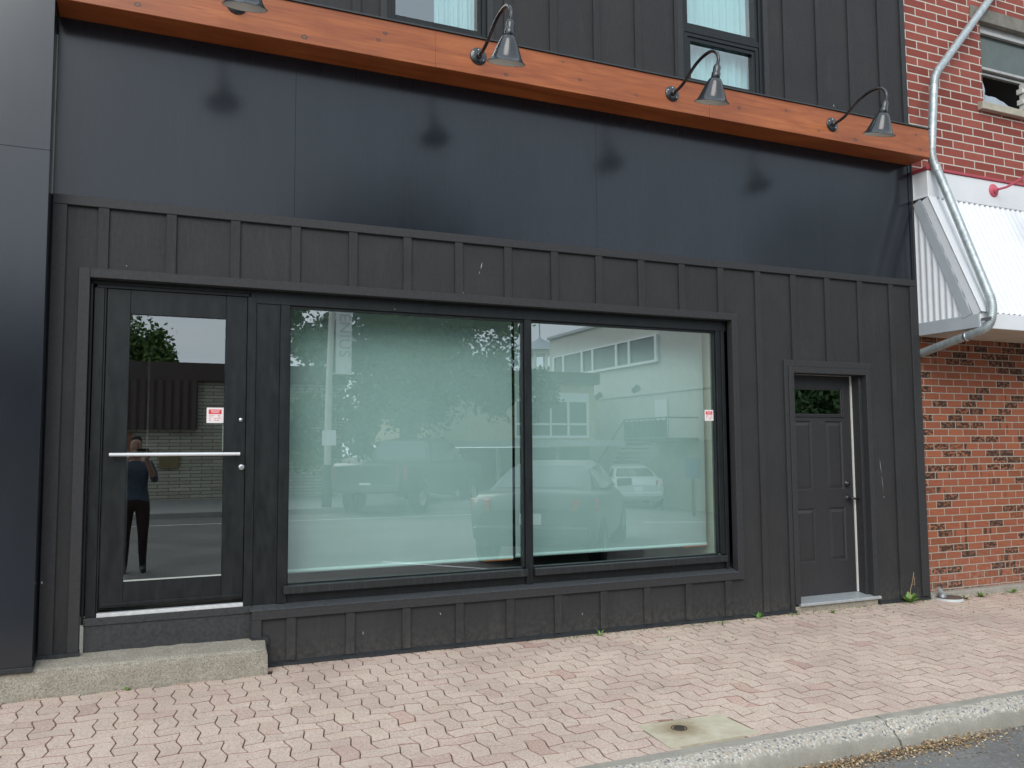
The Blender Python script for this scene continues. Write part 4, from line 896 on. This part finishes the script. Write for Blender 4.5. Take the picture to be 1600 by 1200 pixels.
# ================================================================== ACROSS THE STREET (what the glass and the black panel mirror)
def m_stone():
    t, b, sp = brick_common('split_stone_brick', .62, .105, .012); rnd = b.outputs['Color']; n = t.noise(t.obj(), 12, 6, .7)
    c = t.ramp(rnd, [(0, (.44, .41, .32)), (.5, (.55, .52, .41)), (1, (.62, .59, .48))]); c = t.mix(t.ramp(n, [(.4, 0), (.8, .5)]), c, (.36, .34, .27)); c = t.mix(b.outputs['Fac'], c, (.15, .14, .115))
    t.set(color=c, rough=.9); t.bump(t.math('SUBTRACT', n, b.outputs['Fac']), .02, .8); return t.m
far_dark = plain('brown_black_metal', (.075, .052, .046), .6); farglass = plain('dark_window', (.06, .075, .08), .1)
ST = empty('brick_store', (0, -21.5, -.05), 'low stone-brick store across the street, seen only mirrored in the glass door', 'building')
m = MB(); m.box(-30, 6.0, -40, -21.5, -1.0, Z(2.1)); m.box(2.9, 3.25, -21.5, -21.42, -1.0, Z(2.1)); m.build('wall', m_stone(), ST)
m = MB(); m.box(-30, 6.15, -40, -21.3, Z(2.1), Z(2.66)); m.build('roof_fascia', far_dark, ST)
m = MB(); corr(m, -30, 1.5, lambda t, w_: ((t, -21.25+w_, Z(.62)), (t, -21.25+w_, Z(2.1))), .24, .03, 8); m.quad((-30, -21.5, Z(.62)), (1.5, -21.5, Z(.62)), (1.5, -21.25, Z(.62)), (-30, -21.25, Z(.62))); m.quad((1.5, -21.5, Z(.62)), (1.5, -21.5, Z(2.1)), (1.5, -21.25, Z(2.1)), (1.5, -21.25, Z(.62))); m.build('metal_fascia', far_dark, ST)
m = MB(); m.box(-1.6, -.3, -21.46, -21.38, -.1, Z(.5)); m.build('door', plain('rust_door', (.22, .10, .05), .6), ST)
m = MB(); m.box(.45, 1.0, -21.5, -21.4, Z(-.55), Z(-.15)); m.build('mailbox', plain('brass_brown', (.22, .17, .08), .5), ST)

plaster = m_concrete('pale_plaster', (.58, .57, .51), (.72, .71, .65), 0, .5)
WB = empty('pale_building', (17.8, -17.5, -.8), 'pale plastered building with a ribbon window, seen only mirrored in the shop window', 'building')
m = MB(); m.box(17.8, 44, -30, -17.5, -1.7, Z(5.15)); m.build('wall', plaster, WB)
m = MB(); m.box(17.72, 44.1, -30.1, -17.4, Z(5.15), Z(5.28)); m.build('roof_edge', grey_m, WB)
m = MB()
ys = [-20.73, -22.64, -23.63, -25.62, -26.59, -28.38, -29.41]
for a, b in zip(ys[:-1], ys[1:]): m.box(17.76, 17.8, b+.08, a-.08, Z(3.3), Z(4.2))
m.build('ribbon_window', farglass, WB)
m = MB(); m.box(17.70, 17.795, -29.51, -20.63, Z(3.20), Z(3.3)); m.box(17.70, 17.795, -29.51, -20.63, Z(4.2), Z(4.26))
for y in ys: m.box(17.70, 17.795, y-.08, y+.08, Z(3.3), Z(4.2))
m.build('window_frame', white_m, WB)
m = MB(); m.box(17.765, 17.80, -30, -17.5, Z(2.0), Z(2.05)); m.box(17.765, 17.80, -30, -17.5, Z(.2), Z(.25)); m.build('wall_joint', grey_m, WB)
m = MB(); m.box(17.74, 17.79, -20.9, -20.1, Z(.35), Z(1.75)); m.build('upper_door', white_m, WB)
iron = plain('dark_iron', (.05, .055, .06), .5)
YA, YB = -18.19, -20.92
m = MB(); m.box(16.4, 17.75, YB, YA, Z(.2), Z(.3))
for q in range(9): y = YA+(YB-YA)*q/8; m.tube([(16.42, y, Z(.3)), (16.42, y, Z(1.0))], .02, 6)
m.tube([(16.42, YA, Z(1.0)), (16.42, YB, Z(1.0)), (16.42, YB-2.4, Z(-.9))], .03, 6); m.tube([(16.42, YA, Z(1.0)), (17.75, YA, Z(1.0))], .03, 6)
for q in range(11): m.box(16.5, 17.6, YB-.2*q-.2, YB-.2*q, Z(.08-.17*q), Z(.12-.17*q))
m.box(16.43, 16.45, YB, YA, Z(.32), Z(.92)); m.build('fire_stair', iron, WB)
for yy_, zz2 in [(-21.81, 2.3), (-24.75, 2.2)]: m = MB(); m.lathe([(0, .3), (.1, .28), (.14, .0)], (17.6, yy_, Z(zz2)), (-1, 0, -.6), 12); m.build('flood_lamp', iron, WB)

BG = empty('beige_building', (13.5, -23, -.6), 'beige flat-roofed building with big white-framed windows, seen only mirrored in the shop window', 'building')
m = MB(); m.box(9.5, 16.3, -34, -23, Z(.25), Z(2.45)); m.build('upper_wall', plain('beige_siding', (.52, .46, .31), .8), BG)
m = MB(); m.box(9.5, 16.4, -34, -22.7, Z(2.45), Z(2.9)); m.build('roof_fascia', far_dark, BG)
m = MB(); m.box(9.7, 16.1, -34, -23.1, -1.7, Z(.0)); m.build('storefront_glass', farglass, BG)
for q in range(1): pass
m = MB(); m.box(12.9, 15.9, -22.98, -22.95, Z(.45), Z(1.75)); w1 = m.build('window', farglass, BG)
m = MB(); frame(m, 12.8, 16.0, Z(.35), Z(2.1), .1, -22.97, -22.9); m.box(12.9, 15.9, -22.97, -22.92, Z(1.75), Z(2.0)); m.box(14.3, 14.38, -22.95, -22.9, Z(.45), Z(1.75)); m.box(15.05, 15.15, -22.95, -22.9, Z(.45), Z(1.75)); m.box(12.9, 15.9, -22.95, -22.91, Z(.85), Z(.93)); m.build('window_frame', white_m, w1)
m = MB(); m.box(9.5, 17.3, -24, -21.0, Z(.03), Z(.25)); m.build('canopy', grey_m, BG)
m = MB(); [m.box(x, x+.12, -23.05, -22.98, -1.7, Z(.0)) for x in (10.5, 12.1, 13.4, 14.6)]; m.build('storefront_mullion', white_m, BG)

CT = empty('cupola_tower', (25.9, -48, -1), 'far white cupola with shallow roof and spire, seen only mirrored in the shop window', 'tower')
m = MB(); m.box(24.4, 27.4, -49.5, -46.5, -1.6, Z(5.2)); m.build('tower_body', plain('white_boards', (.6, .6, .57), .8), CT)
m = MB(); [m.box(25.9+1.05*math.cos(a)-.09, 25.9+1.05*math.cos(a)+.09, -48+1.05*math.sin(a)-.09, -48+1.05*math.sin(a)+.09, Z(5.2), Z(6.6)) for a in [k*math.pi/4 for k in range(8)]]; m.lathe([(0, 0), (.85, 0), (.85, .5), (0, .5)], (25.9, -48, Z(5.2)), n=8, smooth=False); m.lathe([(0, 0), (1.3, 0), (1.35, .25), (0, .25)], (25.9, -48, Z(6.6)), n=8, smooth=False); m.build('lantern', plain('white_boards2', (.66, .66, .62), .8), CT)
m = MB(); m.lathe([(1.6, 0), (1.2, .35), (.5, .75), (.08, .95), (.05, 1.1), (.04, 5)], (25.9, -48, Z(6.85)), n=16); m.build('roof', grey_m, CT)

# trees
def tree(loc, blobs, nleaf, size, col, lab, trunk_r=.22, seed=1, limbs=9, kind='deciduous_tree', zb=None):
    rr = random.Random(seed); zg = loc[2]; e = empty(kind, loc, lab, 'tree')
    mb = MB(); top = max(b[2] for b in blobs); base = Vector(loc)
    mb.tube([base, base+Vector((.1, .05, (top-zg)*.35)), base+Vector((0, .1, (top-zg)*.75))], [trunk_r*1.3, trunk_r, trunk_r*.45], 10)
    for k in range(limbs):
        b = blobs[k % len(blobs)]; s0 = base+Vector((.05, .05, (top-zg)*rr.uniform(.28, .6))); c = Vector(b[:3])+Vector([rr.uniform(-.4, .4)*b[3] for _ in range(3)])
        mb.tube([s0, (s0+c)/2+Vector((0, 0, .4)), c], [trunk_r*.45, trunk_r*.25, .03], 7)
    mb.build('trunk', plain('bark', (.10, .08, .06), .9), e)
    vs = []; fs = []; cl = []
    tot = sum(b[3]**2 for b in blobs); m2 = MB()
    for b in blobs:
        nc = max(6, int(60*b[3]**2/tot*len(blobs)*.5)); cs = []
        for _ in range(nc):
            d = Vector([rr.gauss(0, 1) for _ in range(3)]).normalized()*(rr.uniform(.45, 1)**.6); cs.append((Vector(b[:3])+Vector((d.x*b[3], d.y*b[3], d.z*b[3]*(b[4] if len(b) > 4 else .8))), rr.uniform(.16, .34)*b[3], rr.uniform(.0, .6)))
        for _ in range(int(nleaf*b[3]**2/tot)):
            c, rad, cv = rr.choice(cs); p = c+Vector([rr.gauss(0, .55)*rad for _ in range(3)]); s_ = size*rr.uniform(.6, 1.3)
            u = Vector([rr.gauss(0, 1) for _ in range(3)]).normalized(); v = u.cross(Vector([rr.gauss(0, 1) for _ in range(3)])).normalized()
            f_ = min(1, max(0, cv+rr.uniform(-.1, .4))); m2.c = (f_, f_, f_); m2.add([p-u*s_, p-v*s_*.5, p+u*s_, p+v*s_*.5], [(0, 1, 2, 3)])
    m2.build('crown', m_leaf(kind+'_leaf', *col), e)
    return e
tree((7.6, -19.6, -.05), [(7.6, -19.8, 7.4, 2.6), (5.4, -20.6, 2.0, 1.5), (5.6, -19.8, 5.4, 1.9), (9.5, -19.8, 5.0, 2.0), (8.0, -19.3, 3.6, 2.4, .6), (11.5, -19.8, 3.3, 1.2), (5.4, -19.9, 7.6, 1.5), (8.7, -20, 8.0, 1.4)], 72000, .105, ((.022, .055, .014), (.09, .17, .045)), 'large broad green tree across the street, seen only mirrored in the left shop pane', .26, 3, 14)
tree((-1.6, -34, -.05), [(-1.6, -34, 5.4, 2.5), (.3, -34, 4.9, 1.5), (-5, -34, 5.6, 3)], 34000, .12, ((.04, .09, .022), (.15, .24, .07)), 'green tree rising behind the stone-brick store, seen only mirrored in the door glass', .25, 5, 6)
EV = ((.045, .10, .04), (.16, .28, .10))
tree((19.9, -15.2, -.9), [(19.9, -15.2, 1.6, 2.0, 1.1), (19.9, -15.2, 4.6, 1.7, 1.3), (19.9, -15.2, 7.6, 1.2, 1.4)], 26000, .10, EV, 'dark evergreen across the street, seen only mirrored in the side door pane', .25, 8, 6, 'evergreen_tree')
tree((25.5, -15.0, -.9), [(25.5, -15, 2.2, 2.4, 1.1), (25.5, -15, 6.0, 2.3, 1.2), (25.5, -15, 9.5, 1.6, 1.3)], 20000, .13, EV, 'taller dark evergreen added out of view to darken the sign panel, farther right than the other', .3, 9, 6, 'evergreen_tree')  # unseen tree, added to dim the sky mirrored in the panel's right part

# lamp post with banner
LP = empty('lamp_post', (4.45, -15.95, -.04), 'grey street lamp post with a white vertical banner across the street', 'lamp post')
m = MB(); m.tube([(4.40, -15.95, -.04), (4.43, -15.95, 3.2), (4.62, -15.95, 9.0)], [.10, .085, .06], 12); m.build('pole', plain('pale_concrete_pole', (.50, .48, .44), .7), LP)
m = MB(); m.tube([(4.40, -15.95, -.04), (4.41, -15.95, 1.05)], .13, 12); m.build('base_sleeve', black_m, LP)
m = MB(); m.box(4.60, 5.02, -15.965, -15.955, 3.45, 5.6); m.tube([(4.5, -15.96, 3.44), (5.03, -15.96, 3.44)], .02, 6); m.tube([(4.5, -15.96, 5.6), (5.03, -15.96, 5.6)], .02, 6); bn = m.build('banner', plain('banner_cloth', (.66, .68, .66), .8), LP)
tcv = bpy.data.curves.new('t', 'FONT'); tcv.body = 'GENIUS'; tcv.size = .42; tcv.extrude = .002; tcv.space_character = 1.05
to = bpy.data.objects.new('t', tcv); COL.objects.link(to); bpy.context.view_layer.update()
tme = bpy.data.meshes.new_from_object(to); bpy.data.objects.remove(to)
tm = bpy.data.objects.new('lettering', tme); COL.objects.link(tm); tme.materials.append(plain('grey_lettering', (.34, .35, .36), .7)); tm.parent = bn
tm.matrix_parent_inverse = Matrix.Identity(4)
Mx = Matrix(((0, -1, 0), (0, 0, 1), (-1, 0, 0))).to_4x4()      # text x -> down, text y -> -x, faces +y
tm.matrix_local = Matrix.Translation(Vector((4.94, -15.952, 5.35))-Vector(LP.location)-Vector(bn.location)) @ Mx
bn.location = -Vector(LP.location); tm.matrix_local = Matrix.Translation(Vector((4.70, -15.950, 5.38))) @ Matrix(((0, 1, 0), (0, 0, 1), (-1, 0, 0))).to_4x4() @ Matrix.Identity(4)
m = MB(); m.box(4.24, 4.60, -15.84, -15.82, 1.55, 1.95); m.build('notice_plate', white_m, LP)
# parking meter
PM = empty('parking_meter', (14.9, -14.6, zrd(14.9)), 'grey and blue parking meter post across the street', 'parking meter')
zp = zrd(14.9); m = MB(); m.tube([(14.9, -14.6, zp), (14.9, -14.6, zp+1.1)], .05, 10); m.build('post', iron, PM)
m = MB(); m.box(14.72, 15.08, -14.7, -14.5, zp+1.1, zp+1.7); m.build('meter_head', plain('meter_blue', (.10, .18, .30), .5), PM)

# vehicles: x forward from the rear bumper, y to the left, z up
def car(name, lab, loc, head, st, gh, hw, paint, tails, wheels, wr, plate_z, Lc, mirror, truck=False):
    e = empty(name, loc, lab, 'truck' if truck else 'car'); e.rotation_euler = (0, 0, head)
    def bd(mb, nm, mats, par=e, bev=0):
        o = mb.build(nm, mats, None, bev); o.parent = par; return o
    mb = MB(); K = 13; vs = []
    for (x, zb_, zt_, h_) in st:
        half = [(0, zb_), (h_*.86, zb_), (h_*.97, zb_+.10), (h_, zb_+(zt_-zb_)*.5), (h_*.985, zt_-.10), (h_*.90, zt_-.015), (0, zt_+.012)]
        ring = half+[(-a, b) for a, b in half[1:-1]][::-1]; vs += [(x, a, b) for a, b in ring]
    K = 12; n = len(st)
    mb.add(vs, [(i*K+k, i*K+(k+1) % K, (i+1)*K+(k+1) % K, (i+1)*K+k) for i in range(n-1) for k in range(K)], 0, True)
    mb.add(vs[:K], [tuple(range(K))]); mb.add(vs[-K:], [tuple(range(K))[::-1]])
    body = bd(mb, 'body', paint)
    mb = MB(); vs = []; K = 6
    for (x, zb_, zt_, wb, wt) in gh:
        vs += [(x, wb, zb_), (x, wt*1.03, zb_+(zt_-zb_)*.86), (x, wt*.85, zt_), (x, -wt*.85, zt_), (x, -wt*1.03, zb_+(zt_-zb_)*.86), (x, -wb, zb_)]
    mb.add(vs, [(i*K+k, i*K+(k+1) % K, (i+1)*K+(k+1) % K, (i+1)*K+k) for i in range(len(gh)-1) for k in range(K-1)], 0, False)
    mb.add(vs[:K], [tuple(range(K))]); mb.add(vs[-K:], [tuple(range(K))[::-1]]); bd(mb, 'cabin', paint, e, .02)
    # glass panels laid just proud of the cabin
    g0, g1, g2, g3 = gh[0], gh[1], gh[-2], gh[-1]
    def lerp(a, b, t): return a+(b-a)*t
    mb = MB(); q = []
    for t, w_ in ((.12, .88), (.86, .86)):
        x = lerp(g0[0], g1[0], t); z = lerp(g0[2] if g0[2] > g0[1]+.05 else g0[1], g1[2], t)
        wd = lerp(g0[3], g1[4], t)*w_; q.append((x, wd, z)); q.append((x, -wd, z))
    off = Vector((-.012, 0, .012)); mb.add([Vector(p)+off for p in (q[0], q[2], q[3], q[1])], [(0, 1, 2, 3)]); bd(mb, 'rear_window', car_glass)
    for sgn in (1, -1):
        mb = MB(); top = []; bot = []
        xs_ = [gh[0][0]+.25]+[g[0] for g in gh[1:-1]]+[gh[-1][0]-.3]
        for g in gh[1:-1]:
            wz = g[1]+(g[2]-g[1])*.84; top.append((g[0], sgn*(g[4]*1.03+.012), wz)); bot.append((g[0], sgn*(g[3]*.985+.02), g[1]+.05))
        a = (lerp(gh[0][0], gh[1][0], .35), sgn*(gh[0][3]*.98+.02), gh[0][1]+.06); b = (lerp(gh[-1][0], gh[-2][0], .3), sgn*(gh[-1][3]*.98+.02), gh[-1][1]+.06)
        ring = [a]+bot+[b]+top[::-1]; mb.add(ring, [tuple(range(len(ring)))]); bd(mb, 'side_window', car_glass)
        mb = MB(); x, z = mirror; mb.hexa([(x, sgn*(hw-.05), z), (x+.12, sgn*(hw-.05), z), (x+.10, sgn*(hw+.2), z+.02), (x, sgn*(hw+.2), z+.02), (x, sgn*(hw-.05), z+.14), (x+.12, sgn*(hw-.05), z+.13), (x+.10, sgn*(hw+.2), z+.14), (x, sgn*(hw+.2), z+.15)]); bd(mb, 'mirror', paint, e, .02)
        tx, tw, tz0, tz1 = tails; mb = MB(); mb.hexa([(tx-.05, sgn*(hw-tw), tz0), (tx+.2, sgn*(hw+.02), tz0), (tx+.3, sgn*(hw-.10), tz0), (tx+.2, sgn*(hw-tw), tz0), (tx-.03, sgn*(hw-tw), tz1), (tx+.22, sgn*(hw+.02), tz1), (tx+.3, sgn*(hw-.10), tz1), (tx+.2, sgn*(hw-tw), tz1)]); bd(mb, 'tail_light', tail_m, e, .01)
        for wx in wheels:
            mb = MB(); mb.lathe([(wr*.62, 0), (wr*.96, .0), (wr, .03), (wr, .19), (wr*.96, .22), (wr*.5, .22)], (wx, sgn*(hw-.21), wr), (0, sgn, 0), 28); w_ = bd(mb, 'wheel', tyre_m)
            mb = MB(); mb.lathe([(0, .19), (.05, .20), (.06, .17), (wr*.58, .18), (wr*.64, .22)], (wx, sgn*(hw-.21), wr), (0, sgn, 0), 10, 0, False); bd(mb, 'rim', chrome_m, w_)
            mb = MB(); mb.lathe([(wr+.03, 0), (wr+.09, 0), (wr+.09, .02), (wr+.03, .02)], (wx, sgn*(hw-.02), wr+.02), (0, sgn, 0), 28); bd(mb, 'wheel_arch', black_m, body)
    mb = MB(); mb.box(-.03, -.012, -.15, .15, plate_z, plate_z+.15); bd(mb, 'licence_plate', white_m, e)
    mb = MB(); mb.box(-.06, .10, -hw*.9, hw*.9, st[0][1]-.0, st[0][1]+.16); bd(mb, 'rear_bumper', paint if not truck else iron, e, .03)
    return e
def carpaint(n, c): t = NT(n); t.set(color=c, rough=.35, coat=.4, coatr=.06, metal=.1); return t.m
car_glass = plain('tinted_car_glass', (.03, .04, .045), .05, ior=1.8); tyre_m = plain('tyre_rubber', (.02, .02, .02), .8); tail_m = plain('tail_light_red', (.45, .02, .02), .25)
sed = [(0, .42, .80, .74), (.08, .30, .98, .86), (.35, .26, 1.04, .895), (.9, .22, 1.03, .905), (2.2, .20, .96, .91), (3.3, .22, .95, .905), (4.1, .26, .84, .88), (4.5, .30, .72, .82), (4.62, .38, .60, .68)]
sgh = [(.55, 1.02, 1.03, .76, .70), (1.35, .98, 1.37, .80, .60), (2.2, .96, 1.44, .82, .60), (2.75, .95, 1.41, .82, .60), (3.6, .94, .95, .78, .68)]
def hd(dx, dy): return math.atan2(dy, dx)
def place_rear(lx, ly, rx, ry): pass
cs = car('parked_car', 'dark sedan parked at the near kerb, seen only mirrored low in the shop window', (4.86, -4.36, zrd(5.5)), hd(.6, -.8), sed, sgh, .90, carpaint('charcoal_paint', (.035, .04, .043)), (.02, .32, .78, .94), (.85, 3.62), .33, .60, 4.6, (3.05, .98))
cs2 = car('parked_car', 'silver sedan parked farther down the street, seen only mirrored in the right shop pane', (15.0, -17.8, zrd(15.3)), hd(.40, -.915), sed, sgh, .90, carpaint('silver_paint', (.52, .53, .54)), (.02, .30, .78, .96), (.85, 3.62), .33, .60, 4.6, (3.05, .98))
trk = [(0, .60, 1.22, .93), (.06, .55, 1.30, .98), (1.0, .50, 1.30, 1.0), (2.2, .45, 1.30, 1.0), (4.2, .45, 1.30, 1.0), (5.2, .50, 1.28, .98), (5.7, .55, 1.15, .93), (5.8, .6, .95, .85)]
tgh = [(1.95, 1.28, 1.30, .90, .82), (2.1, 1.28, 1.86, .92, .72), (3.0, 1.28, 1.93, .92, .74), (3.7, 1.28, 1.88, .92, .72), (4.5, 1.27, 1.29, .90, .80)]
ct = car('pickup_truck', 'dark pickup truck parked across the street, seen only mirrored in the left shop pane', (4.99, -14.23, zrd(5.5)), hd(.669, -.743), trk, tgh, 1.0, carpaint('dark_green_paint', (.03, .04, .04)), (.0, .16, .85, 1.22), (1.15, 4.75), .40, .66, 5.8, (3.9, 1.35), True)

# ================================================================== THE PERSON TAKING THE PICTURE (stands behind the camera, seen mirrored in the door)
def skinned(name, chains, mats, parent=None, matfn=None, sub=2, fat=1):
    vs = []; es = []; rs = []; idx = {}
    def vid(p, r):
        k = tuple(round(c, 4) for c in p)
        if k not in idx: idx[k] = len(vs); vs.append(p); rs.append(r)
        return idx[k]
    for ch in chains:
        pr = None
        for p, r in ch:
            i = vid(p, r)
            if pr is not None and i != pr: es.append((pr, i))
            pr = i
    me = bpy.data.meshes.new(name); me.from_pydata(vs, es, []); o = bpy.data.objects.new(name, me); COL.objects.link(o)
    sk = o.modifiers.new('s', 'SKIN'); sl_ = me.skin_vertices[0] if me.skin_vertices else None
    if sl_ is None:
        me.attributes.new  # layer is made by the modifier on evaluation
        bm_2 = __import__('bmesh').new(); bm_2.from_mesh(me); bm_2.verts.layers.skin.verify(); bm_2.to_mesh(me); bm_2.free(); sl_ = me.skin_vertices[0]
    for i, r in enumerate(rs):
        rr = r if hasattr(r, '__len__') else (r, r); rr = (rr[0]*fat, rr[1]*fat); sl_.data[i].radius = rr; sl_.data[i].use_root = (i == 0)
    o.modifiers.new('b', 'SUBSURF').levels = sub; o.modifiers['b'].render_levels = sub
    dg = bpy.context.evaluated_depsgraph_get(); dg.update(); nm = bpy.data.meshes.new_from_object(o.evaluated_get(dg)); bpy.data.objects.remove(o)
    nm.materials.clear()
    for mm in mats: nm.materials.append(mm)
    for p in nm.polygons: p.use_smooth = True; p.material_index = matfn(p.center) if matfn else 0
    ob = bpy.data.objects.new(name, nm); COL.objects.link(ob)
    if parent: ob.parent = parent
    return ob
G = zrd(0); PX, PY = -.085, -6.33
PE = empty('person', (PX, PY, G), 'person in blue-grey shirt and dark trousers holding up a phone, mirrored in the glass door', 'person')
def P3(x, y, z): return (x, y, z)     # local: x right of picture, y forward (to the shop), z up
ch = [
 [(P3(0, 0, .97), (.150, .11)), (P3(0, .0, 1.12), (.135, .10)), (P3(0, .0, 1.28), (.155, .11)), (P3(0, -.01, 1.42), (.15, .095)), (P3(0, -.01, 1.50), (.06, .06)), (P3(0, .015, 1.565), (.052, .055)), (P3(0, .03, 1.64), (.072, .090)), (P3(0, .025, 1.72), (.070, .088)), (P3(0, .01, 1.765), (.045, .055))],
]
for s_ in (1, -1):
    ch.append([(P3(0, 0, .97), (.150, .11)), (P3(.10*s_, 0, .90), .098), (P3(.105*s_, .02, .70), .080), (P3(.11*s_, .03, .50), .060), (P3(.11*s_, 0, .30), .052), (P3(.115*s_, -.03, .10), .040), (P3(.118*s_, -.03, .05), .042), (P3(.125*s_, .08, .035), .036), (P3(.13*s_, .17, .03), .028)])
    hx = .085*s_; ch.append([(P3(0, -.01, 1.42), (.15, .095)), (P3(.17*s_, -.01, 1.43), .060), (P3(.215*s_, .02, 1.33), .050), (P3(.245*s_, .07, 1.20), .042), (P3(.20*s_, .17, 1.33), .036), (P3(.125*s_+.05*0+ (.085 if s_ > 0 else .085)*0+.0, .27, 1.50), .026), (P3(hx+.085, .315, 1.565), (.036, .02))])
ms_ = [plain('skin', (.42, .24, .17), .55), plain('blue_grey_shirt', (.07, .09, .13), .85, 0, .35, 40), plain('maroon_trousers', (.035, .014, .014), .85), plain('dark_boots', (.02, .025, .022), .7)]
def mf(c):
    if c.z < .17: return 3
    if c.z < .96: return 2
    if c.z < 1.475 and c.y < .22 and not (c.y > .12 and c.z > 1.2): return 1
    if abs(c.x) > .1 and c.z < 1.40 and c.y < .16: return 1
    return 0
skinned('body', ch, ms_, PE, mf, 2, 1.16)
hr = skinned('hair', [[((0, -.03, 1.60), .05), ((0, -.035, 1.70), (.085, .085)), ((0, .01, 1.775), (.080, .085)), ((0, .07, 1.775), (.06, .04))]], [plain('dark_hair', (.03, .02, .015), .7)], PE)
for s_ in (1, -1):       # fingers curl round the phone's edges
    for k in range(4):
        z0 = 1.555+.019*k; x0 = .085+.100*s_
        skinned('finger', [[((.085+.108*s_, .320, z0), .009), ((.085+.110*s_, .348, z0+.004), .009), ((.085+.090*s_, .358, z0+.004), .008), ((.085+.072*s_, .356, z0+.003), .007)]], [ms_[0]], PE, None, 1)
    skinned('thumb', [[((.085+.105*s_, .315, 1.55), .011), ((.085+.085*s_, .325, 1.565), .010), ((.085+.060*s_, .330, 1.585), .009)]], [ms_[0]], PE, None, 1)
m = MB(); m.box(-.074, .074, -5.993, -5.985, ZC-.052, ZC+.020); ph = m.build('phone', black_m, None, .003, 2, loc=(0, -5.99, ZC)); tag(ph, 'black phone held sideways by the person behind the camera', 'phone')
